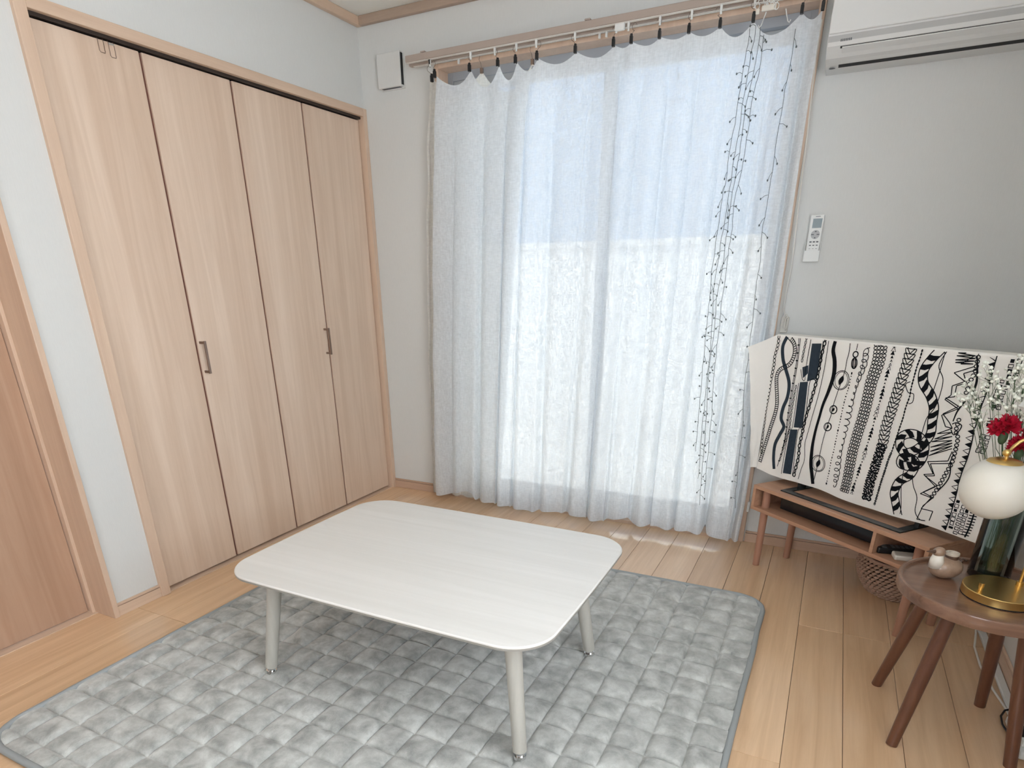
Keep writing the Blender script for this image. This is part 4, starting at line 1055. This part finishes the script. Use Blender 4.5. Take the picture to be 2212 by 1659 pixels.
# flap under the front with a dark slot around it
def slab(a0, a1, q0, q1, th, off): 
    # quad strip between two profile points, extruded along x
    (y0, z0), (y1, z1) = q0, q1; nn = Vector((0, -(z0 - z1), (y0 - y1))).normalized()
    if nn.z > 0: nn = -nn
    mb = MB(); ps = []
    for x in (a0, a1):
        for (y, z) in (q0, q1):
            for o_f in (off, off + th): ps.append((x, y + nn.y * o_f, z + nn.z * o_f))
    mb.add(ps, [(0, 1, 3, 2), (4, 6, 7, 5), (0, 4, 5, 1), (2, 3, 7, 6), (1, 5, 7, 3), (0, 2, 6, 4)]); return mb
build(slab(AX0 + .044, AX1 - .044, (-.186, 1.970), (-.094, 1.929), .0015, -.0002), 'outlet_slot', M['black'], ac)
build(slab(AX0 + .050, AX1 - .050, (-.1845, 1.9705), (-.116, 1.940), .0045, .0016), 'louver', M['acwhite'], ac, bevel=.001)
build(slab(AX0 + .002, AX1 - .002, (-.200, 1.999), (-.187, 1.972), .0010, -.0003), 'lower_band', M['acgrey'], ac)
lg = MB()
for k in range(7): lg.add(slab(AX0 + .042 + k * .0052, AX0 + .0455 + k * .0052, (-.1955, 1.9885), (-.1925, 1.982), .0005, .0009).v, [(0, 1, 3, 2), (4, 6, 7, 5), (0, 4, 5, 1), (2, 3, 7, 6), (1, 5, 7, 3), (0, 2, 6, 4)])
build(lg, 'wordmark', M['grey'], ac)
build(MB().ball((AX0 + .024, -.096, 1.9275), (.011, .007, .0015), 20, 8), 'sensor', M['grey'], ac, smooth=180)
# ---- AC remote in its wall holder
RM = Vector((2.243, 0, 1.37))
rh = thing('remote_holder', 'white wall holder carrying the air conditioner remote', 'holder', RM)
build(MB().box(2.214, 2.272, -.003, 0, 1.285, 1.36).box(2.214, 2.2165, -.026, 0, 1.285, 1.36).box(2.2705, 2.273, -.026, 0, 1.285, 1.345).box(2.214, 2.273, -.026, 0, 1.283, 1.286).box(2.216, 2.272, -.026, -.0235, 1.285, 1.325), 'cradle', M['white'], rh, bevel=.001)
rr = thing('remote_control', 'white air conditioner remote with grey screen hanging on the wall', 'remote', RM)
build(MB().box(2.2185, 2.2685, -.0225, -.004, 1.288, 1.456), 'body', M['white'], rr, bevel=.003)
build(MB().box(2.2285, 2.2625, -.0235, -.0220, 1.408, 1.442), 'screen', M['lcd'], rr)
build(MB().cyl((2.245, -.0222, 1.384), (2.245, -.0238, 1.384), .0165, .0165, 28), 'dial', plain('dial_grey', (178, 180, 182), .5), rr, smooth=40)
for dx, dz, sx, sz in ((0, .011, .003, .002), (0, -.012, .0025, .002), (-.010, 0, .005, .0016), (.010, 0, .005, .0016)):
    build(MB().box(2.245 + dx - sx, 2.245 + dx + sx, -.0246, -.0236, 1.384 + dz - sz, 1.384 + dz + sz), 'button', M['grey'], rr)
for r_ in range(3):
    for c_ in range(3):
        x = 2.232 + c_ * .0125; z = 1.357 - r_ * .0125
        build(MB().box(x - .0042 + r_ * .0006, x + .0042 - r_ * .0006, -.0236, -.0222, z - .0024 + r_ * .0007, z + .0024 - r_ * .0007), 'button', M['grey'] if r_ < 2 else plain('btn_pale', (150, 152, 154), .5), rr)
build(MB().box(2.236, 2.254, -.0230, -.0222, 1.449, 1.451), 'wordmark', M['grey'], rr)
# ---- vent cover left of the window
vt = thing('wall_vent', 'square white wall vent cover near the closet corner', 'vent', (.19, 0, 2.19))
build(MB().box(.122, .262, -.030, -.006, 2.118, 2.262), 'cover', M['white'] if 0 else M['wall'], vt, bevel=.004)
build(MB().box(.128, .268, -.006, 0, 2.112, 2.256), 'backplate', M['wall'], vt)
build(MB().box(.2621, .2632, -.026, -.004, 2.125, 2.255), 'slot', M['black'], vt)
build(MB().box(.14, .25, -.022, -.004, 2.1165, 2.1182), 'slot', M['grey'], vt)

# ---- blind cord with bundle at the right window casing
bc = thing('window_cord', 'white cord looped beside the right window casing above the television', 'cord', (2.178, -.02, 1.04))
pts = [(2.150, -.10, 2.08), (2.148, -.075, 1.95), (2.160, -.06, 1.70), (2.166, -.05, 1.50), (2.172, -.03, 1.36), (2.176, -.024, 1.26), (2.170, -.024, 1.15), (2.172, -.022, 1.10), (2.178, -.02, 1.078)]
build(MB().tube(pts, .0022, 6), 'cord', M['cord'], bc, smooth=60)
lo = MB()
for k in range(3):
    lo.tube([(2.182 + .010 * math.sin(2 * math.pi * q_ / 16) * (1 - .2 * k) + .004 * k, -.018 - .004 * k, 1.050 + .028 * math.cos(2 * math.pi * q_ / 16) - .006 * k) for q_ in range(17)], .0024, 6)
build(lo, 'loops', M['cord'], bc, smooth=60)
build(MB().box(2.168, 2.198, -.014, 0, 1.000, 1.066), 'cleat', M['offwhite'], bc, bevel=.004)
tag(build(MB().box(2.148, 2.160, -.032, -.0185, .165, .215), 'child_lock', M['white'], bevel=.002), 'small white plastic block on the foot of the right window casing', 'catch')
# ---- tangle of white hooks and hangers on the rail
hh = thing('plastic_hanger', 'tangle of small white plastic hooks dangling from the rail near its right end', 'hanger', (1.97, -.14, 2.15))
hm = MB()
for k, x in enumerate((1.925, 1.955, 1.975, 1.992)):
    for q_ in range(2):
        zc = 2.158 - .020 * q_ - .004 * k
        hm.tube([(x + .0075 * math.cos(2 * math.pi * j / 12) + .004 * q_, -.152 - .002 * k, zc + .010 * math.sin(2 * math.pi * j / 12)) for j in range(13)], .0016, 5)
build(hm, 'rings', M['white'], hh, smooth=60)
build(MB().box(1.945, 1.995, -.158, -.150, 2.118, 2.136).box(1.925, 1.938, -.158, -.150, 2.112, 2.130), 'clip_body', M['offwhite'], hh, bevel=.003)
for x, s_ in ((1.962, -1), (2.028, 1)):
    hk = MB().tube([(x, -.154, 2.115), (x + .006 * s_, -.154, 2.095), (x + .012 * s_, -.154, 2.078), (x + .018 * s_, -.154, 2.072), (x + .022 * s_, -.154, 2.080)], .0020, 6)
    build(hk, 'hook', M['white'], hh, smooth=60)
# ---- white hooks over the closet door
for x, lb, z0 in ((-1.418, 'thin wire over-door hook on the leftmost closet panel, left of two', 1.962), (-1.380, 'thin wire over-door hook on the leftmost closet panel, right of two', 1.956)):
    o = thing('door_hook', lb, 'hook', (0, x, 2.0), group='wire hooks over the closet door')
    w_ = .010
    m_ = MB()
    for s_ in (-1, 1): m_.tube([(-.04, x + s_ * w_, 2.0015), (-.016, x + s_ * w_, 2.0015), (-.0155, x + s_ * w_, 1.998), (-.0155, x + s_ * w_, z0 + .005), (-.0140, x + s_ * w_ * .8, z0)], .0011, 6)
    m_.tube([(-.0140, x - w_ * .8, z0), (-.0100, x, z0 - .001), (-.0140, x + w_ * .8, z0)], .0011, 6)
    build(m_, 'wire', M['handle'], o, smooth=60)
    if x > -1.39: build(MB().box(-.0158, -.0142, x - .010, x + .010, z0 + .036, z0 + .041), 'crossbar', M['chrome'], o)

# ---- cables along the right wall
tag(build(MB().tube([(3.062, -.30, .006), (3.056, -.47, .006), (3.040, -.58, .006), (3.020, -.69, .006), (3.018, -.82, .006), (3.030, -.96, .006), (3.048, -1.07, .006), (3.055, -1.2, .006), (3.05, -1.45, .006), (3.045, -1.7, .006)], .0036, 8), 'floor_cable', M['cord'], smooth=60), 'white power cable lying on the floor along the right wall', 'cable')
tag(build(MB().box(3.050, 3.074, -2.2, -.30, 0, .012), 'cable_cover', M['white'], bevel=.003), 'flat white cable cover along the right baseboard', 'cable cover')
tag(build(MB().tube([(3.062, -1.07, .014), (3.040, -1.085, .012), (3.025, -1.12, .010), (3.022, -1.16, .008), (3.030, -1.20, .006), (3.040, -1.24, .006)], .0028, 8), 'black_cable', M['black'], smooth=60), 'short black cable loop on the floor behind the side table leg', 'cable')
ps = thing('power_strip', 'white power strip on the floor at the right edge behind the side table', 'power strip', (3.045, -1.23, 0))
build(MB().box(3.028, 3.062, -1.325, -1.15, .012, .036), 'body', M['white'], ps, bevel=.004)
build(MB().box(3.033, 3.057, -1.25, -1.225, .036, .060), 'plug', M['black'], ps, bevel=.003)
build(MB().box(3.033, 3.057, -1.30, -1.275, .036, .054), 'plug', M['white'], ps, bevel=.003)
for nm, lb in (('wall_left', 'white papered wall with the closet at left'), ('wall_far', 'white papered wall around the curtained window'), ('wall_right', 'white papered wall at the right'), ('wall_near', 'unseen wall behind the camera, darkened to cut bounce light'), ('ceiling', 'pale papered ceiling'), ('blocking_eave', 'pale eave slab added to block sun and sky above the window'), ('terrace', 'concrete ground outside the window'), ('garden_wall', 'rendered garden wall outside the window'), ('neighbour_house', 'blue grey neighbouring house outside the window'), ('closet_void', 'dark space behind the closet doors'), ('trim_1', 'wood crown moulding along the left wall'), ('trim_2', 'wood crown moulding above the window wall'), ('trim_3', 'wood crown moulding along the right wall'), ('baseboard_left', 'short wood baseboard between door and closet'), ('baseboard_far', 'wood baseboard under the window wall'), ('baseboard_right', 'wood baseboard along the right wall')):
    tag(bpy.data.objects[nm], lb)
for o in bpy.data.objects:
    if '_o' in o: del o['_o']
